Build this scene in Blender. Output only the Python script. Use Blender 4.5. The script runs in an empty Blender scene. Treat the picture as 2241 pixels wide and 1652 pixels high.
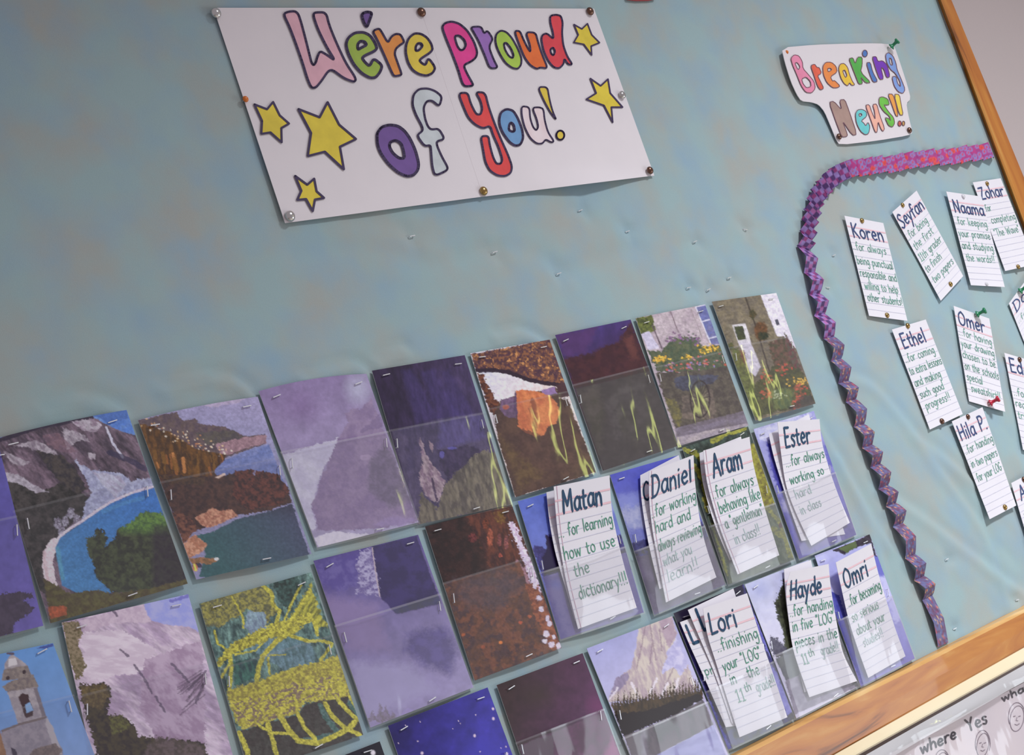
import bpy, math, random
import numpy as np
from mathutils import Vector, Matrix
from mathutils.geometry import tessellate_polygon

# ------------------------------------------------------------------ camera, light, exposure
sc = bpy.context.scene
COL = sc.collection
random.seed(5)
W, H = 2241.0, 1652.0
U = 0.115                      # one board unit in metres
F_PX = 3817.125
RV = [-0.234736, -0.754984, -0.268697]
CB = np.array([-4.50896, 2.22865, -10.29117])
Z0 = 1.856
def _rot(r):
    r = np.array(r); th = np.linalg.norm(r); k = r / th
    K = np.array([[0, -k[2], k[1]], [k[2], 0, -k[0]], [-k[1], k[0], 0]])
    return np.eye(3) + math.sin(th) * K + (1 - math.cos(th)) * K @ K
R = _rot(RV)
def b2w(X):
    X = np.asarray(X, float)
    return np.stack([X[..., 0] * U, X[..., 2] * U, Z0 - X[..., 1] * U], -1)
def d2w(v):
    return Vector((v[0], v[2], -v[1]))
cd = bpy.data.cameras.new('camera'); cam = bpy.data.objects.new('camera', cd); COL.objects.link(cam)
cd.sensor_width = 36; cd.lens = F_PX / W * 36; cd.clip_start = 0.01
rx, up, bk = d2w(R[0]), d2w(-R[1]), d2w(-R[2])
M = Matrix((rx, up, bk)).transposed().to_4x4()
M.translation = Vector(b2w(CB)); cam.matrix_world = M
sc.camera = cam
sc.view_settings.view_transform = 'Standard'; sc.view_settings.look = 'None'
sc.view_settings.gamma = 1.0; sc.view_settings.use_curve_mapping = False
sc.view_settings.exposure = 0.0

wd = bpy.data.worlds.new('room_ambience'); sc.world = wd; wd.use_nodes = True
wd.node_tree.nodes['Background'].inputs[0].default_value = (1.0, 0.91, 0.98, 1)
wd.node_tree.nodes['Background'].inputs[1].default_value = 0.335

def area(name, loc, target, sx, sy, power, col):
    l = bpy.data.lights.new(name, 'AREA'); l.shape = 'RECTANGLE'; l.size = sx; l.size_y = sy
    l.energy = power; l.color = col
    o = bpy.data.objects.new(name, l); COL.objects.link(o); o.location = loc
    o.rotation_euler = (Vector(target) - Vector(loc)).to_track_quat('-Z', 'Y').to_euler()
    return o
lamp = area('ceiling_lamp', (1.5, -1.55, 3.0), (1.5, -1.55, 0), 0.35, 0.35, 50, (0.93, 0.97, 1.0))
lamp.data.spread = math.radians(136)      # beam narrowed so the board gets dimmer towards its top
area('low_cool_fill', (2.6, -1.6, 0.9), (1.4, 0, 1.6), 1.0, 0.8, 9, (0.84, 0.93, 1.0))  # added fill from low right, also gives the pockets their soft highlights
area('sunlit_window', (3.9, -2.6, 1.92), (0.9, 0, 1.7), 0.10, 0.36, 1.3, (0.92, 1.0, 0.28))

# ------------------------------------------------------------------ authoring helpers
def at(px, py, d=0.0):
    """points of the scene that sit d metres in front of the board plane"""
    px = np.asarray(px, float); py = np.asarray(py, float)
    dirs = np.stack([(px - W / 2) / F_PX, (py - H / 2) / F_PX, np.ones_like(px)], -1) @ R
    t = (-np.asarray(d) / U - CB[2]) / dirs[..., 2]
    return b2w(CB + t[..., None] * dirs)
def project(Pw):
    X = np.stack([Pw[..., 0] / U, (Z0 - Pw[..., 2]) / U, Pw[..., 1] / U], -1) - CB
    c = X @ R.T
    return F_PX * c[..., 0] / c[..., 2] + W / 2, F_PX * c[..., 1] / c[..., 2] + H / 2

def zf(ox, oy, s):
    return lambda pts: [(ox + x / s, oy + y / s) for x, y in pts]

def lin(c):
    c = np.asarray(c, float) / 255.0
    return np.where(c <= 0.04045, c / 12.92, ((c + 0.055) / 1.055) ** 2.4)

def _hash(ix, iy, seed):
    h = (ix.astype(np.int64) * 374761393 + iy.astype(np.int64) * 668265263 + seed * 1442695041) & 0xffffffff
    h = ((h ^ (h >> 13)) * 1274126177) & 0xffffffff
    return ((h ^ (h >> 16)) & 0xffff) / 65535.0
def vnoise(x, y, seed=0):
    ix = np.floor(x); iy = np.floor(y); fx = x - ix; fy = y - iy
    fx = fx * fx * (3 - 2 * fx); fy = fy * fy * (3 - 2 * fy)
    a = _hash(ix, iy, seed); b = _hash(ix + 1, iy, seed); c = _hash(ix, iy + 1, seed); d = _hash(ix + 1, iy + 1, seed)
    return (a * (1 - fx) + b * fx) * (1 - fy) + (c * (1 - fx) + d * fx) * fy
def fbm(x, y, seed=0, o=4):
    s = 0; a = 0.5; t = 0
    for k in range(o):
        s = s + a * vnoise(x, y, seed + k * 17); t += a; a *= 0.55; x = x * 2.03 + 5.1; y = y * 2.03 + 9.7
    return s / t

class Canvas:
    """flat print painted per vertex; coordinates are any 2-D frame"""
    def __init__(s, x, y, base):
        s.x, s.y = x, y; s.c = np.zeros(x.shape + (3,)); s.c[:] = lin(base); s.seed = random.randint(0, 9999)
    def n(s, sc_, ang=0, st=1.0, o=4, seed=None):
        a = math.radians(ang); u = s.x * math.cos(a) + s.y * math.sin(a); v = -s.x * math.sin(a) + s.y * math.cos(a)
        s.seed += 3
        return fbm(u / (sc_ * st), v / sc_, s.seed if seed is None else seed, o)
    def mask(s, pts, rough=3, rs=9, soft=1.5):
        X = s.x + (s.n(rs) - .5) * 2 * rough + (s.n(3.2) - .5) * rough * 1.6; Y = s.y + (s.n(rs) - .5) * 2 * rough + (s.n(3.2) - .5) * rough * 1.6
        inside = np.zeros(X.shape, bool); D = np.full(X.shape, 1e9)
        n = len(pts)
        for i in range(n):
            x0, y0 = pts[i]; x1, y1 = pts[(i + 1) % n]
            c = (y0 > Y) != (y1 > Y)
            xi = (x1 - x0) * (Y - y0) / ((y1 - y0) if y1 != y0 else 1e-9) + x0
            inside ^= c & (X < xi)
            L = (x1 - x0) ** 2 + (y1 - y0) ** 2 + 1e-9
            t = np.clip(((X - x0) * (x1 - x0) + (Y - y0) * (y1 - y0)) / L, 0, 1)
            D = np.minimum(D, np.hypot(X - x0 - t * (x1 - x0), Y - y0 - t * (y1 - y0)))
        return np.clip(np.where(inside, D, -D) / soft + .5, 0, 1)
    def put(s, m, col, a=1.0):
        if isinstance(col, tuple) and len(col) >= 3 and isinstance(col[0], tuple):
            k = s.n(col[2], *(col[3:] if len(col) > 3 else ()))
            k = np.clip((k - .5) * 3.2 + .5 + (s.n(3.0, *(col[3:] if len(col) > 3 else ())) - .5) * .9, 0, 1)[..., None]
            cc = lin(col[0]) * (1 - k) + lin(col[1]) * k
        else:
            cc = lin(col)
        m = np.asarray(m * a)[..., None]
        s.c = s.c * (1 - m) + cc * m
    def poly(s, pts, col, rough=3, rs=9, soft=1.5, a=1.0):
        s.put(s.mask(pts, rough, rs, soft), col, a)
    def blob(s, x, y, r, ry, col, a=1.0, rough=2, rs=8, soft=None):
        X = s.x + (s.n(rs) - .5) * 2 * rough; Y = s.y + (s.n(rs) - .5) * 2 * rough
        q = np.hypot((X - x) / r, (Y - y) / ry)
        s.put(np.clip((1 - q) / (soft or .25), 0, 1), col, a)
    def line(s, pts, w, col, rough=1.5, rs=6, a=1.0, soft=1.2):
        X = s.x + (s.n(rs) - .5) * 2 * rough; Y = s.y + (s.n(rs) - .5) * 2 * rough
        D = np.full(X.shape, 1e9)
        for (x0, y0), (x1, y1) in zip(pts[:-1], pts[1:]):
            L = (x1 - x0) ** 2 + (y1 - y0) ** 2 + 1e-9
            t = np.clip(((X - x0) * (x1 - x0) + (Y - y0) * (y1 - y0)) / L, 0, 1)
            D = np.minimum(D, np.hypot(X - x0 - t * (x1 - x0), Y - y0 - t * (y1 - y0)))
        s.put(np.clip((w / 2 - D) / soft + .5, 0, 1), col, a)
    def grad(s, p0, p1, c0, c1, m=1.0):
        dx, dy = p1[0] - p0[0], p1[1] - p0[1]
        t = np.clip(((s.x - p0[0]) * dx + (s.y - p0[1]) * dy) / (dx * dx + dy * dy), 0, 1)[..., None]
        cc = lin(c0) * (1 - t) + lin(c1) * t
        m = np.asarray(m * np.ones(s.x.shape))[..., None]
        s.c = s.c * (1 - m) + cc * m
    def tex(s, sc_, amp, ang=0, st=1.0, m=1.0):
        k = ((s.n(sc_, ang, st) - .5) * 5.2 + (s.n(sc_ * .45, ang, st) - .5) * 2.2) * amp * m
        s.c = np.clip(s.c * np.exp(k)[..., None], 0, 1)
    def speck(s, col, sc_, th, m=1.0, a=1.0, ang=0, st=1.0):
        k = s.n(sc_, ang, st, 2); s.put(np.clip((k - th) / .06, 0, 1) * m, col, a)

# ------------------------------------------------------------------ materials
MATS = {}
def principled(name, rgb=(200, 200, 200), rough=0.6, metal=0.0, attr=None, mottle=None, bump=None, spec=0.5, coat=0.0):
    if name in MATS: return MATS[name]
    m = bpy.data.materials.new(name); m.use_nodes = True; nt = m.node_tree; bs = nt.nodes['Principled BSDF']
    c = tuple(lin(rgb)) + (1,)
    bs.inputs['Base Color'].default_value = c; bs.inputs['Roughness'].default_value = rough
    bs.inputs['Metallic'].default_value = metal; bs.inputs['Specular IOR Level'].default_value = spec
    bs.inputs['Coat Weight'].default_value = coat
    tc = nt.nodes.new('ShaderNodeTexCoord')
    if attr:
        a = nt.nodes.new('ShaderNodeAttribute'); a.attribute_name = attr
        nt.links.new(a.outputs['Color'], bs.inputs['Base Color'])
    if mottle:
        sc_, col2, amt = mottle
        n = nt.nodes.new('ShaderNodeTexNoise'); n.inputs['Scale'].default_value = sc_; n.inputs['Detail'].default_value = 5
        r = nt.nodes.new('ShaderNodeMapRange'); r.inputs[1].default_value = 0.35; r.inputs[2].default_value = 0.7
        r.inputs[4].default_value = amt
        mx = nt.nodes.new('ShaderNodeMix'); mx.data_type = 'RGBA'
        mx.inputs[6].default_value = c; mx.inputs[7].default_value = tuple(lin(col2)) + (1,)
        nt.links.new(tc.outputs['Object'], n.inputs['Vector']); nt.links.new(n.outputs[0], r.inputs[0])
        nt.links.new(r.outputs[0], mx.inputs[0]); nt.links.new(mx.outputs[2], bs.inputs['Base Color'])
    if bump:
        n = nt.nodes.new('ShaderNodeTexNoise'); n.inputs['Scale'].default_value = bump[0]; n.inputs['Detail'].default_value = 6
        b = nt.nodes.new('ShaderNodeBump'); b.inputs['Strength'].default_value = bump[1]; b.inputs['Distance'].default_value = bump[2]
        nt.links.new(tc.outputs['Object'], n.inputs['Vector']); nt.links.new(n.outputs[0], b.inputs['Height'])
        nt.links.new(b.outputs[0], bs.inputs['Normal'])
    MATS[name] = m; return m

def plastic(haze):
    key = 'clear_plastic_%03d' % int(haze * 1000)
    if key in MATS: return MATS[key]
    m = bpy.data.materials.new('clear_plastic'); m.use_nodes = True; nt = m.node_tree; nt.nodes.clear()
    out = nt.nodes.new('ShaderNodeOutputMaterial'); tr = nt.nodes.new('ShaderNodeBsdfTransparent')
    tr.inputs[0].default_value = (0.97, 0.97, 0.98, 1)
    di = nt.nodes.new('ShaderNodeBsdfDiffuse'); di.inputs[0].default_value = (0.86, 0.85, 0.88, 1)
    gl = nt.nodes.new('ShaderNodeBsdfGlossy'); gl.inputs['Roughness'].default_value = 0.07
    lw = nt.nodes.new('ShaderNodeLayerWeight'); lw.inputs[0].default_value = 0.5
    pw = nt.nodes.new('ShaderNodeMath'); pw.operation = 'POWER'; pw.inputs[1].default_value = 4.0
    fr = nt.nodes.new('ShaderNodeMapRange'); fr.inputs[3].default_value = 0.045; fr.inputs[4].default_value = 0.7
    m1 = nt.nodes.new('ShaderNodeMixShader'); m1.inputs[0].default_value = haze
    m2 = nt.nodes.new('ShaderNodeMixShader')
    tc = nt.nodes.new('ShaderNodeTexCoord'); mp = nt.nodes.new('ShaderNodeMapping')
    mp.inputs['Scale'].default_value = (26, 26, 9); n = nt.nodes.new('ShaderNodeTexNoise')
    n.inputs['Scale'].default_value = 1.0; n.inputs['Detail'].default_value = 2
    b = nt.nodes.new('ShaderNodeBump'); b.inputs['Strength'].default_value = 0.22; b.inputs['Distance'].default_value = 0.008
    L = nt.links.new
    L(tc.outputs['Object'], mp.inputs[0]); L(mp.outputs[0], n.inputs['Vector']); L(n.outputs[0], b.inputs['Height'])
    L(b.outputs[0], gl.inputs['Normal']); L(lw.outputs['Facing'], pw.inputs[0]); L(pw.outputs[0], fr.inputs[0])
    L(tr.outputs[0], m1.inputs[1]); L(di.outputs[0], m1.inputs[2]); L(m1.outputs[0], m2.inputs[1]); L(gl.outputs[0], m2.inputs[2])
    L(fr.outputs[0], m2.inputs[0]); L(m2.outputs[0], out.inputs[0])
    MATS[key] = m; return m

# ------------------------------------------------------------------ mesh builders
def mesh_obj(name, V, faces, mats, parent=None, midx=None, smooth=False, col=None):
    me = bpy.data.meshes.new(name); me.from_pydata([tuple(v) for v in V], [], faces)
    for m in (mats if isinstance(mats, (list, tuple)) else [mats]): me.materials.append(m)
    if midx is not None: me.polygons.foreach_set('material_index', midx)
    if smooth: me.polygons.foreach_set('use_smooth', [True] * len(me.polygons))
    if col is not None:
        ca = me.color_attributes.new('Print', 'FLOAT_COLOR', 'POINT')
        buf = np.ones((len(V), 4)); buf[:, :3] = col; ca.data.foreach_set('color', buf.ravel())
    me.update()
    o = bpy.data.objects.new(name, me); COL.objects.link(o)
    if parent is not None:
        o.parent = parent; o.matrix_parent_inverse = Matrix.Translation(-parent.location)
    return o
def tag(o, label=None, cat=None, group=None, kind=None):
    if label: o['label'] = label
    if cat: o['category'] = cat
    if group: o['group'] = group
    if kind: o['kind'] = kind
    return o
def thing(name, loc, label, cat, group=None):
    o = bpy.data.objects.new(name, None); COL.objects.link(o); o.location = Vector(loc)
    o.empty_display_size = 0.02
    return tag(o, label, cat, group)

def film(name, G, mat, parent=None, col=None, smooth=True):
    G = np.asarray(G, float); ny, nx, _ = G.shape; idx = np.arange(nx * ny).reshape(ny, nx)
    q = np.stack([idx[:-1, :-1], idx[1:, :-1], idx[1:, 1:], idx[:-1, 1:]], -1).reshape(-1, 4).tolist()
    return mesh_obj(name, G.reshape(-1, 3), q, mat, parent, smooth=smooth, col=None if col is None else col.reshape(-1, 3))
def sheet(name, G, thick, mat, parent=None, col=None, smooth=True):
    """a paper or film: curved front, its own thickness, a back"""
    G = np.asarray(G, float); ny, nx, _ = G.shape; N = ny * nx
    B = G.copy(); B[..., 1] += thick
    idx = np.arange(N).reshape(ny, nx)
    ring = list(idx[0, :]) + list(idx[1:, -1]) + list(idx[-1, -2::-1]) + list(idx[-2:0:-1, 0])
    V = np.concatenate([G.reshape(-1, 3), G.reshape(-1, 3)[ring], B.reshape(-1, 3)[ring]])
    q = np.stack([idx[:-1, :-1], idx[1:, :-1], idx[1:, 1:], idx[:-1, 1:]], -1).reshape(-1, 4)
    faces = q.tolist(); n = len(ring)
    for i in range(n):
        j = (i + 1) % n
        faces.append([N + i, N + j, N + n + j, N + n + i])
    st_ = 6 if nx > 60 else (2 if nx > 24 else 1)
    jj = sorted(set(list(range(0, ny, st_)) + [ny - 1])); ii = sorted(set(list(range(0, nx, st_)) + [nx - 1]))
    BB = B[np.ix_(jj, ii)]; M0 = N + 2 * n; k2 = np.arange(len(jj) * len(ii)).reshape(len(jj), len(ii)) + M0
    V = np.concatenate([V, BB.reshape(-1, 3)])
    faces += np.stack([k2[:-1, :-1], k2[:-1, 1:], k2[1:, 1:], k2[1:, :-1]], -1).reshape(-1, 4).tolist()
    c = None
    if col is not None: c = np.concatenate([col.reshape(-1, 3), np.full((2 * n + len(BB.reshape(-1, 3)), 3), 0.7)])
    o = mesh_obj(name, V, faces, mat, parent, col=c)
    sm = [smooth] * len(q) + [False] * (len(faces) - len(q)); o.data.polygons.foreach_set('use_smooth', sm)
    return o

def lathe(name, prof, base, axis, mat, parent=None, seg=16):
    """prof: (radius, height along axis)"""
    a = Vector(axis).normalized(); x = a.orthogonal().normalized(); y = a.cross(x)
    V = []; Fc = []
    for r, h in prof:
        for k in range(seg):
            t = 2 * math.pi * k / seg
            V.append(Vector(base) + a * h + (x * math.cos(t) + y * math.sin(t)) * r)
    for i in range(len(prof) - 1):
        for k in range(seg):
            k2 = (k + 1) % seg
            Fc.append([i * seg + k, i * seg + k2, (i + 1) * seg + k2, (i + 1) * seg + k])
    Fc.append([seg - 1 - k for k in range(seg)]); Fc.append([(len(prof) - 1) * seg + k for k in range(seg)])
    return mesh_obj(name, V, Fc, mat, parent, smooth=True)

def smooth_pts(pts, closed, k=1):
    for _ in range(k):
        n = len(pts); out = []
        rng = range(n) if closed else range(n - 1)
        if not closed: out.append(pts[0])
        for i in rng:
            a, b = pts[i], pts[(i + 1) % n]
            out.append((a[0] * .8 + b[0] * .2, a[1] * .8 + b[1] * .2)); out.append((a[0] * .2 + b[0] * .8, a[1] * .2 + b[1] * .8))
        if not closed: out.append(pts[-1])
        pts = out
    return pts
def catmull(pts, n=4):
    if len(pts) < 3: return pts
    P = [pts[0]] + list(pts) + [pts[-1]]; out = []
    for i in range(1, len(P) - 2):
        for k in range(n):
            t = k / n; p0, p1, p2, p3 = P[i - 1], P[i], P[i + 1], P[i + 2]
            out.append(tuple(0.5 * (2 * p1[d] + (p2[d] - p0[d]) * t + (2 * p0[d] - 5 * p1[d] + 4 * p2[d] - p3[d]) * t * t + (3 * p1[d] - p0[d] - 3 * p2[d] + p3[d]) * t ** 3) for d in (0, 1)))
    out.append(pts[-1]); return out

class Ink:
    """2-D strokes and fills collected as triangles, then laid on a surface"""
    def __init__(s): s.V = []; s.F = []; s.M = []; s.lay = []
    def fill(s, loops, mi=0, layer=0):
        vs = [[Vector((x, y, 0)) for x, y in l] for l in loops]
        flat = [p for l in loops for p in l]; b = len(s.V)
        s.V += flat; s.lay += [layer] * len(flat)
        for t in tessellate_polygon(vs):
            a, c, d = (flat[i] for i in t)
            cr = (c[0] - a[0]) * (d[1] - a[1]) - (c[1] - a[1]) * (d[0] - a[0])
            t = list(t) if cr < 0 else [t[0], t[2], t[1]]
            s.F.append([b + i for i in t]); s.M.append(mi)
    def stroke(s, pts, w, mi=0, layer=1, closed=False, asp=1.0, caps=True):
        if closed: pts = list(pts) + [pts[0]]
        for (x0, y0), (x1, y1) in zip(pts[:-1], pts[1:]):
            dx, dy = x1 - x0, (y1 - y0); L = math.hypot(dx, dy)
            if L < 1e-9: continue
            nx, ny = -dy / L * w / 2, dx / L * w / 2
            b = len(s.V); s.V += [(x0 + nx, y0 + ny), (x1 + nx, y1 + ny), (x1 - nx, y1 - ny), (x0 - nx, y0 - ny)]
            s.lay += [layer] * 4; s.F.append([b, b + 1, b + 2, b + 3]); s.M.append(mi)
        if caps:
            for (x, y) in pts:
                b = len(s.V)
                for k in range(6):
                    t = -math.pi * k / 3; s.V.append((x + math.cos(t) * w / 2, y + math.sin(t) * w / 2))
                s.lay += [layer] * 6; s.F.append([b + k for k in range(6)]); s.M.append(mi)
    def build(s, name, surf, mats, parent, eps=(0.0004, 0.0007)):
        V = np.array(s.V); e = np.array([eps[l] for l in s.lay])
        return mesh_obj(name, surf(V[:, 0], V[:, 1], e), s.F, mats, parent, midx=s.M)

# ------------------------------------------------------------------ a hand-printed stroke alphabet (x, y up; baseline 0, x-height .6, cap 1)
GL = {
'a': (.55, '.48,.5 .25,.6 .06,.35 .15,.04 .38,.08 .48,.4|.48,.58 .48,.15 .55,.02'),
'b': (.5, '.08,1 .07,0|.07,.35 .28,.6 .46,.35 .3,.02 .07,.1'),
'c': (.48, '.44,.5 .25,.6 .06,.3 .22,.02 .44,.1'),
'd': (.55, '.46,.45 .25,.58 .06,.3 .2,.02 .45,.15|.47,1 .48,0'),
'e': (.5, '.08,.32 .42,.36 .36,.56 .2,.6 .06,.32 .2,.03 .44,.1'),
'f': (.42, '.4,.9 .28,1 .18,.8 .16,0|.02,.55 .36,.58'),
'g': (.52, '.44,.5 .24,.6 .06,.35 .22,.06 .43,.3|.46,.58 .46,-.15 .3,-.4 .08,-.28'),
'h': (.52, '.07,1 .07,0|.07,.35 .28,.6 .43,.4 .45,0'),
'i': (.2, '.1,.58 .1,0|.1,.8 .11,.83'),
'j': (.3, '.2,.58 .2,-.3 .02,-.35'),
'k': (.48, '.07,1 .07,0|.42,.6 .1,.25|.15,.3 .45,0'),
'l': (.2, '.1,1 .1,0'),
'm': (.8, '.07,.58 .07,0|.07,.4 .25,.6 .38,.4 .38,0|.38,.4 .57,.6 .7,.4 .72,0'),
'n': (.52, '.07,.58 .07,0|.07,.38 .28,.6 .43,.4 .45,0'),
'o': (.52, '.27,.6 .08,.45 .08,.15 .27,.01 .45,.15 .45,.45 .27,.6'),
'p': (.52, '.07,.58 .07,-.4|.07,.4 .28,.6 .46,.35 .28,.03 .07,.12'),
'q': (.52, '.45,.5 .25,.6 .06,.3 .22,.03 .45,.2|.46,.58 .47,-.4'),
'r': (.42, '.07,.58 .08,0|.08,.35 .22,.57 .4,.55'),
's': (.45, '.4,.52 .24,.6 .1,.47 .35,.22 .24,.01 .05,.08'),
't': (.4, '.17,.85 .17,.1 .35,.03|.02,.56 .36,.58'),
'u': (.52, '.07,.58 .09,.12 .26,.01 .43,.2|.45,.58 .46,0'),
'v': (.46, '.04,.58 .22,0|.22,0 .42,.58'),
'w': (.72, '.05,.58 .18,0|.18,0 .34,.5|.34,.5 .52,0|.52,0 .66,.58'),
'x': (.46, '.05,.58 .42,0|.42,.58 .05,0'),
'y': (.5, '.05,.58 .24,.08|.45,.58 .2,-.1 .06,-.38'),
'z': (.46, '.06,.56 .42,.56|.42,.56 .05,.02|.05,.02 .44,.02'),
'M': (.85, '.08,0 .12,1|.12,1 .4,.3|.4,.3 .7,1|.7,1 .76,0'),
'D': (.66, '.1,1 .1,0|.02,1 .4,.92 .6,.5 .4,.08 .04,0'),
'A': (.72, '.04,0 .34,1|.34,1 .68,0|.15,.38 .56,.38'),
'E': (.56, '.1,1 .09,0|.08,1 .5,1|.09,.52 .42,.54|.09,0 .5,.02'),
'L': (.52, '.1,1 .09,0|.09,0 .48,.02'),
'H': (.68, '.08,1 .08,0|.58,1 .58,0|.08,.5 .58,.54'),
'O': (.72, '.36,1 .1,.75 .08,.25 .34,0 .62,.25 .62,.75 .36,1'),
'K': (.64, '.1,1 .1,0|.56,1 .12,.45|.2,.5 .6,0'),
'S': (.58, '.52,.86 .3,1 .1,.78 .3,.52 .5,.25 .28,0 .04,.12'),
'N': (.7, '.08,0 .08,1|.08,1 .58,0|.58,0 .6,1'),
'W': (.9, '.04,1 .2,0|.2,0 .42,.8|.42,.8 .64,0|.64,0 .82,1'),
'Z': (.62, '.06,.96 .56,1|.56,1 .08,.02|.08,.02 .58,.03'),
'P': (.58, '.1,1 .1,0|.06,.98 .4,.98 .52,.75 .36,.5 .1,.48'),
'R': (.62, '.1,1 .1,0|.06,.98 .4,.98 .5,.75 .36,.52 .1,.5|.25,.5 .56,0'),
'G': (.64, '.54,.85 .34,1 .1,.75 .1,.25 .36,0 .56,.2|.56,.2 .56,.45|.56,.45 .36,.45'),
'T': (.6, '.3,1 .3,0|.02,1 .58,1'),
'Y': (.6, '.04,1 .3,.5|.56,1 .3,.5|.3,.5 .28,0'),
'C': (.62, '.54,.85 .32,1 .08,.7 .1,.2 .34,0 .56,.14'),
'1': (.36, '.05,.8 .2,1|.2,1 .2,0|.05,0 .34,0'),
'.': (.22, '.08,.02 .11,.04'), ',': (.2, '.1,.05 .04,-.12'),
'!': (.26, '.15,1 .12,.3|.12,.02 .13,.05'), '"': (.3, '.06,1 .05,.8|.2,1 .19,.8'), ' ': (.4, ''),
}
def glyph_strokes(text):
    x = 0; out = []
    for ch in text:
        w, d = GL[ch]
        jit = random.uniform(-.03, .03)
        for st in d.split('|'):
            if st:
                p = [tuple(map(float, q.split(','))) for q in st.split()]
                out.append(catmull([(x + a, b + jit) for a, b in p]))
        x += w + .07
    return out, x
def write(ink, text, u0, u1, v, h, w, mi=0, slope=0.0):
    """text between u0 and u1 on a baseline v (v runs down)"""
    st, L = glyph_strokes(text); k = (u1 - u0) / L
    for s in st:
        ink.stroke([(u0 + x * k, v - y * h + slope * (x * k)) for x, y in s], w, mi)

def write_px(ink, text, org, right, upv, w, mi=0):
    """right = full text advance, upv = cap height vector, both in authoring pixels"""
    st, L = glyph_strokes(text)
    for s in st:
        ink.stroke([(org[0] + right[0] * x / L + upv[0] * y, org[1] + right[1] * x / L + upv[1] * y) for x, y in s], w, mi)

# ------------------------------------------------------------------ setting: wall, floor
def box(name, lo, hi, mat, parent=None):
    x0, y0, z0 = lo; x1, y1, z1 = hi
    V = [(x0, y0, z0), (x1, y0, z0), (x1, y1, z0), (x0, y1, z0), (x0, y0, z1), (x1, y0, z1), (x1, y1, z1), (x0, y1, z1)]
    Fc = [(0, 3, 2, 1), (4, 5, 6, 7), (0, 1, 5, 4), (1, 2, 6, 5), (2, 3, 7, 6), (3, 0, 4, 7)]
    return mesh_obj(name, V, Fc, mat, parent)
WALL_Y = 0.012
m_wall = principled('painted_wall', (192, 178, 177), 0.75, mottle=(3.0, (184, 173, 172), 0.5), bump=(220, 0.12, 0.002))
tag(box('wall_back', (-2.5, WALL_Y, 0), (4.5, WALL_Y + 0.15, 3.2), m_wall), kind='structure')
tag(box('floor', (-2.5, -3.5, -0.05), (4.5, WALL_Y, 0), principled('floor_tile', (190, 182, 172), 0.4, mottle=(8, (170, 165, 158), 0.6))), kind='structure')

# ------------------------------------------------------------------ bulletin board
board = thing('bulletin_board', b2w(np.array([5, 4.2, 0])), 'large classroom bulletin board covered in teal felt with a varnished pine frame', 'bulletin board')
def line_zx(p, q, d):
    A, B = at(*p, d), at(*q, d); b = (B[2] - A[2]) / (B[0] - A[0]); return lambda x: A[2] + b * (x - A[0])
def line_xz(p, q, d):
    A, B = at(*p, d), at(*q, d); b = (B[0] - A[0]) / (B[2] - A[2]); return lambda z: A[0] + b * (z - A[2])
def wood(name, axis):
    m = bpy.data.materials.new(name); m.use_nodes = True; nt = m.node_tree; bs = nt.nodes['Principled BSDF']; L = nt.links.new
    tc = nt.nodes.new('ShaderNodeTexCoord'); mp = nt.nodes.new('ShaderNodeMapping'); sx = [24, 24, 24]; sx[axis] = 3.2
    mp.inputs['Scale'].default_value = sx
    n = nt.nodes.new('ShaderNodeTexNoise'); n.inputs['Scale'].default_value = 1.6; n.inputs['Detail'].default_value = 6; n.inputs['Distortion'].default_value = 1.6
    r = nt.nodes.new('ShaderNodeValToRGB'); e = r.color_ramp.elements
    e[0].position = 0.28; e[0].color = tuple(lin((112, 62, 22))) + (1,); e[1].position = 0.75; e[1].color = tuple(lin((216, 162, 84))) + (1,)
    k = e.new(0.4); k.color = tuple(lin((184, 108, 36))) + (1,); k = e.new(0.58); k.color = tuple(lin((200, 128, 46))) + (1,)
    L(tc.outputs['Object'], mp.inputs[0]); L(mp.outputs[0], n.inputs['Vector']); L(n.outputs[0], r.inputs[0]); L(r.outputs[0], bs.inputs['Base Color'])
    bs.inputs['Roughness'].default_value = 0.38; bs.inputs['Coat Weight'].default_value = 0.25
    b = nt.nodes.new('ShaderNodeBump'); b.inputs['Strength'].default_value = 0.15; b.inputs['Distance'].default_value = 0.002
    L(n.outputs[0], b.inputs['Height']); L(b.outputs[0], bs.inputs['Normal']); return m
XR = 14.9 * U
# bottom rail: chamfered pine moulding
zb = line_zx((1597, 1652), (2241, 1325), .004); zf1 = line_zx((1632, 1652), (2241, 1341), .015); zl = line_zx((1827, 1652), (2241, 1418), .015)
V = []; xs = np.linspace(-1.3, XR + .02, 24)
for x in xs:
    w = 0.0006 * math.sin(x * 23) + 0.0004 * math.sin(x * 61 + 1)
    V += [(x, WALL_Y, zb(x) + .001), (x, -.004, zb(x) + w), (x, -.013, zf1(x) + .004 + w), (x, -.015, zf1(x) + w), (x, -.0155, (zf1(x) + zl(x)) / 2), (x, -.014, zl(x) + .002), (x, -.012, zl(x) + w), (x, WALL_Y, zl(x))]
Fc = []; n8 = 8
for i in range(len(xs) - 1):
    for k in range(n8):
        k2 = (k + 1) % n8; Fc.append([i * n8 + k, i * n8 + k2, (i + 1) * n8 + k2, (i + 1) * n8 + k][::-1])
Fc += [list(range(8)), [(len(xs) - 1) * 8 + k for k in range(8)][::-1]]
pale = wood('pine_lit_chamfer', 0)  # lighter copy of the rail pine: light on the top chamfer put into colour
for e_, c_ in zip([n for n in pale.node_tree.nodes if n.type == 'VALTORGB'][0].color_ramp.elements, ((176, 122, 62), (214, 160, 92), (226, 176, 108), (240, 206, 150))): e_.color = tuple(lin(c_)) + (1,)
mesh_obj('frame_rail', V, Fc, [wood('pine_rail', 0), pale], board, midx=[1 if i % 8 in (1, 2) and i < len(Fc) - 2 else 0 for i in range(len(Fc))])
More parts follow.
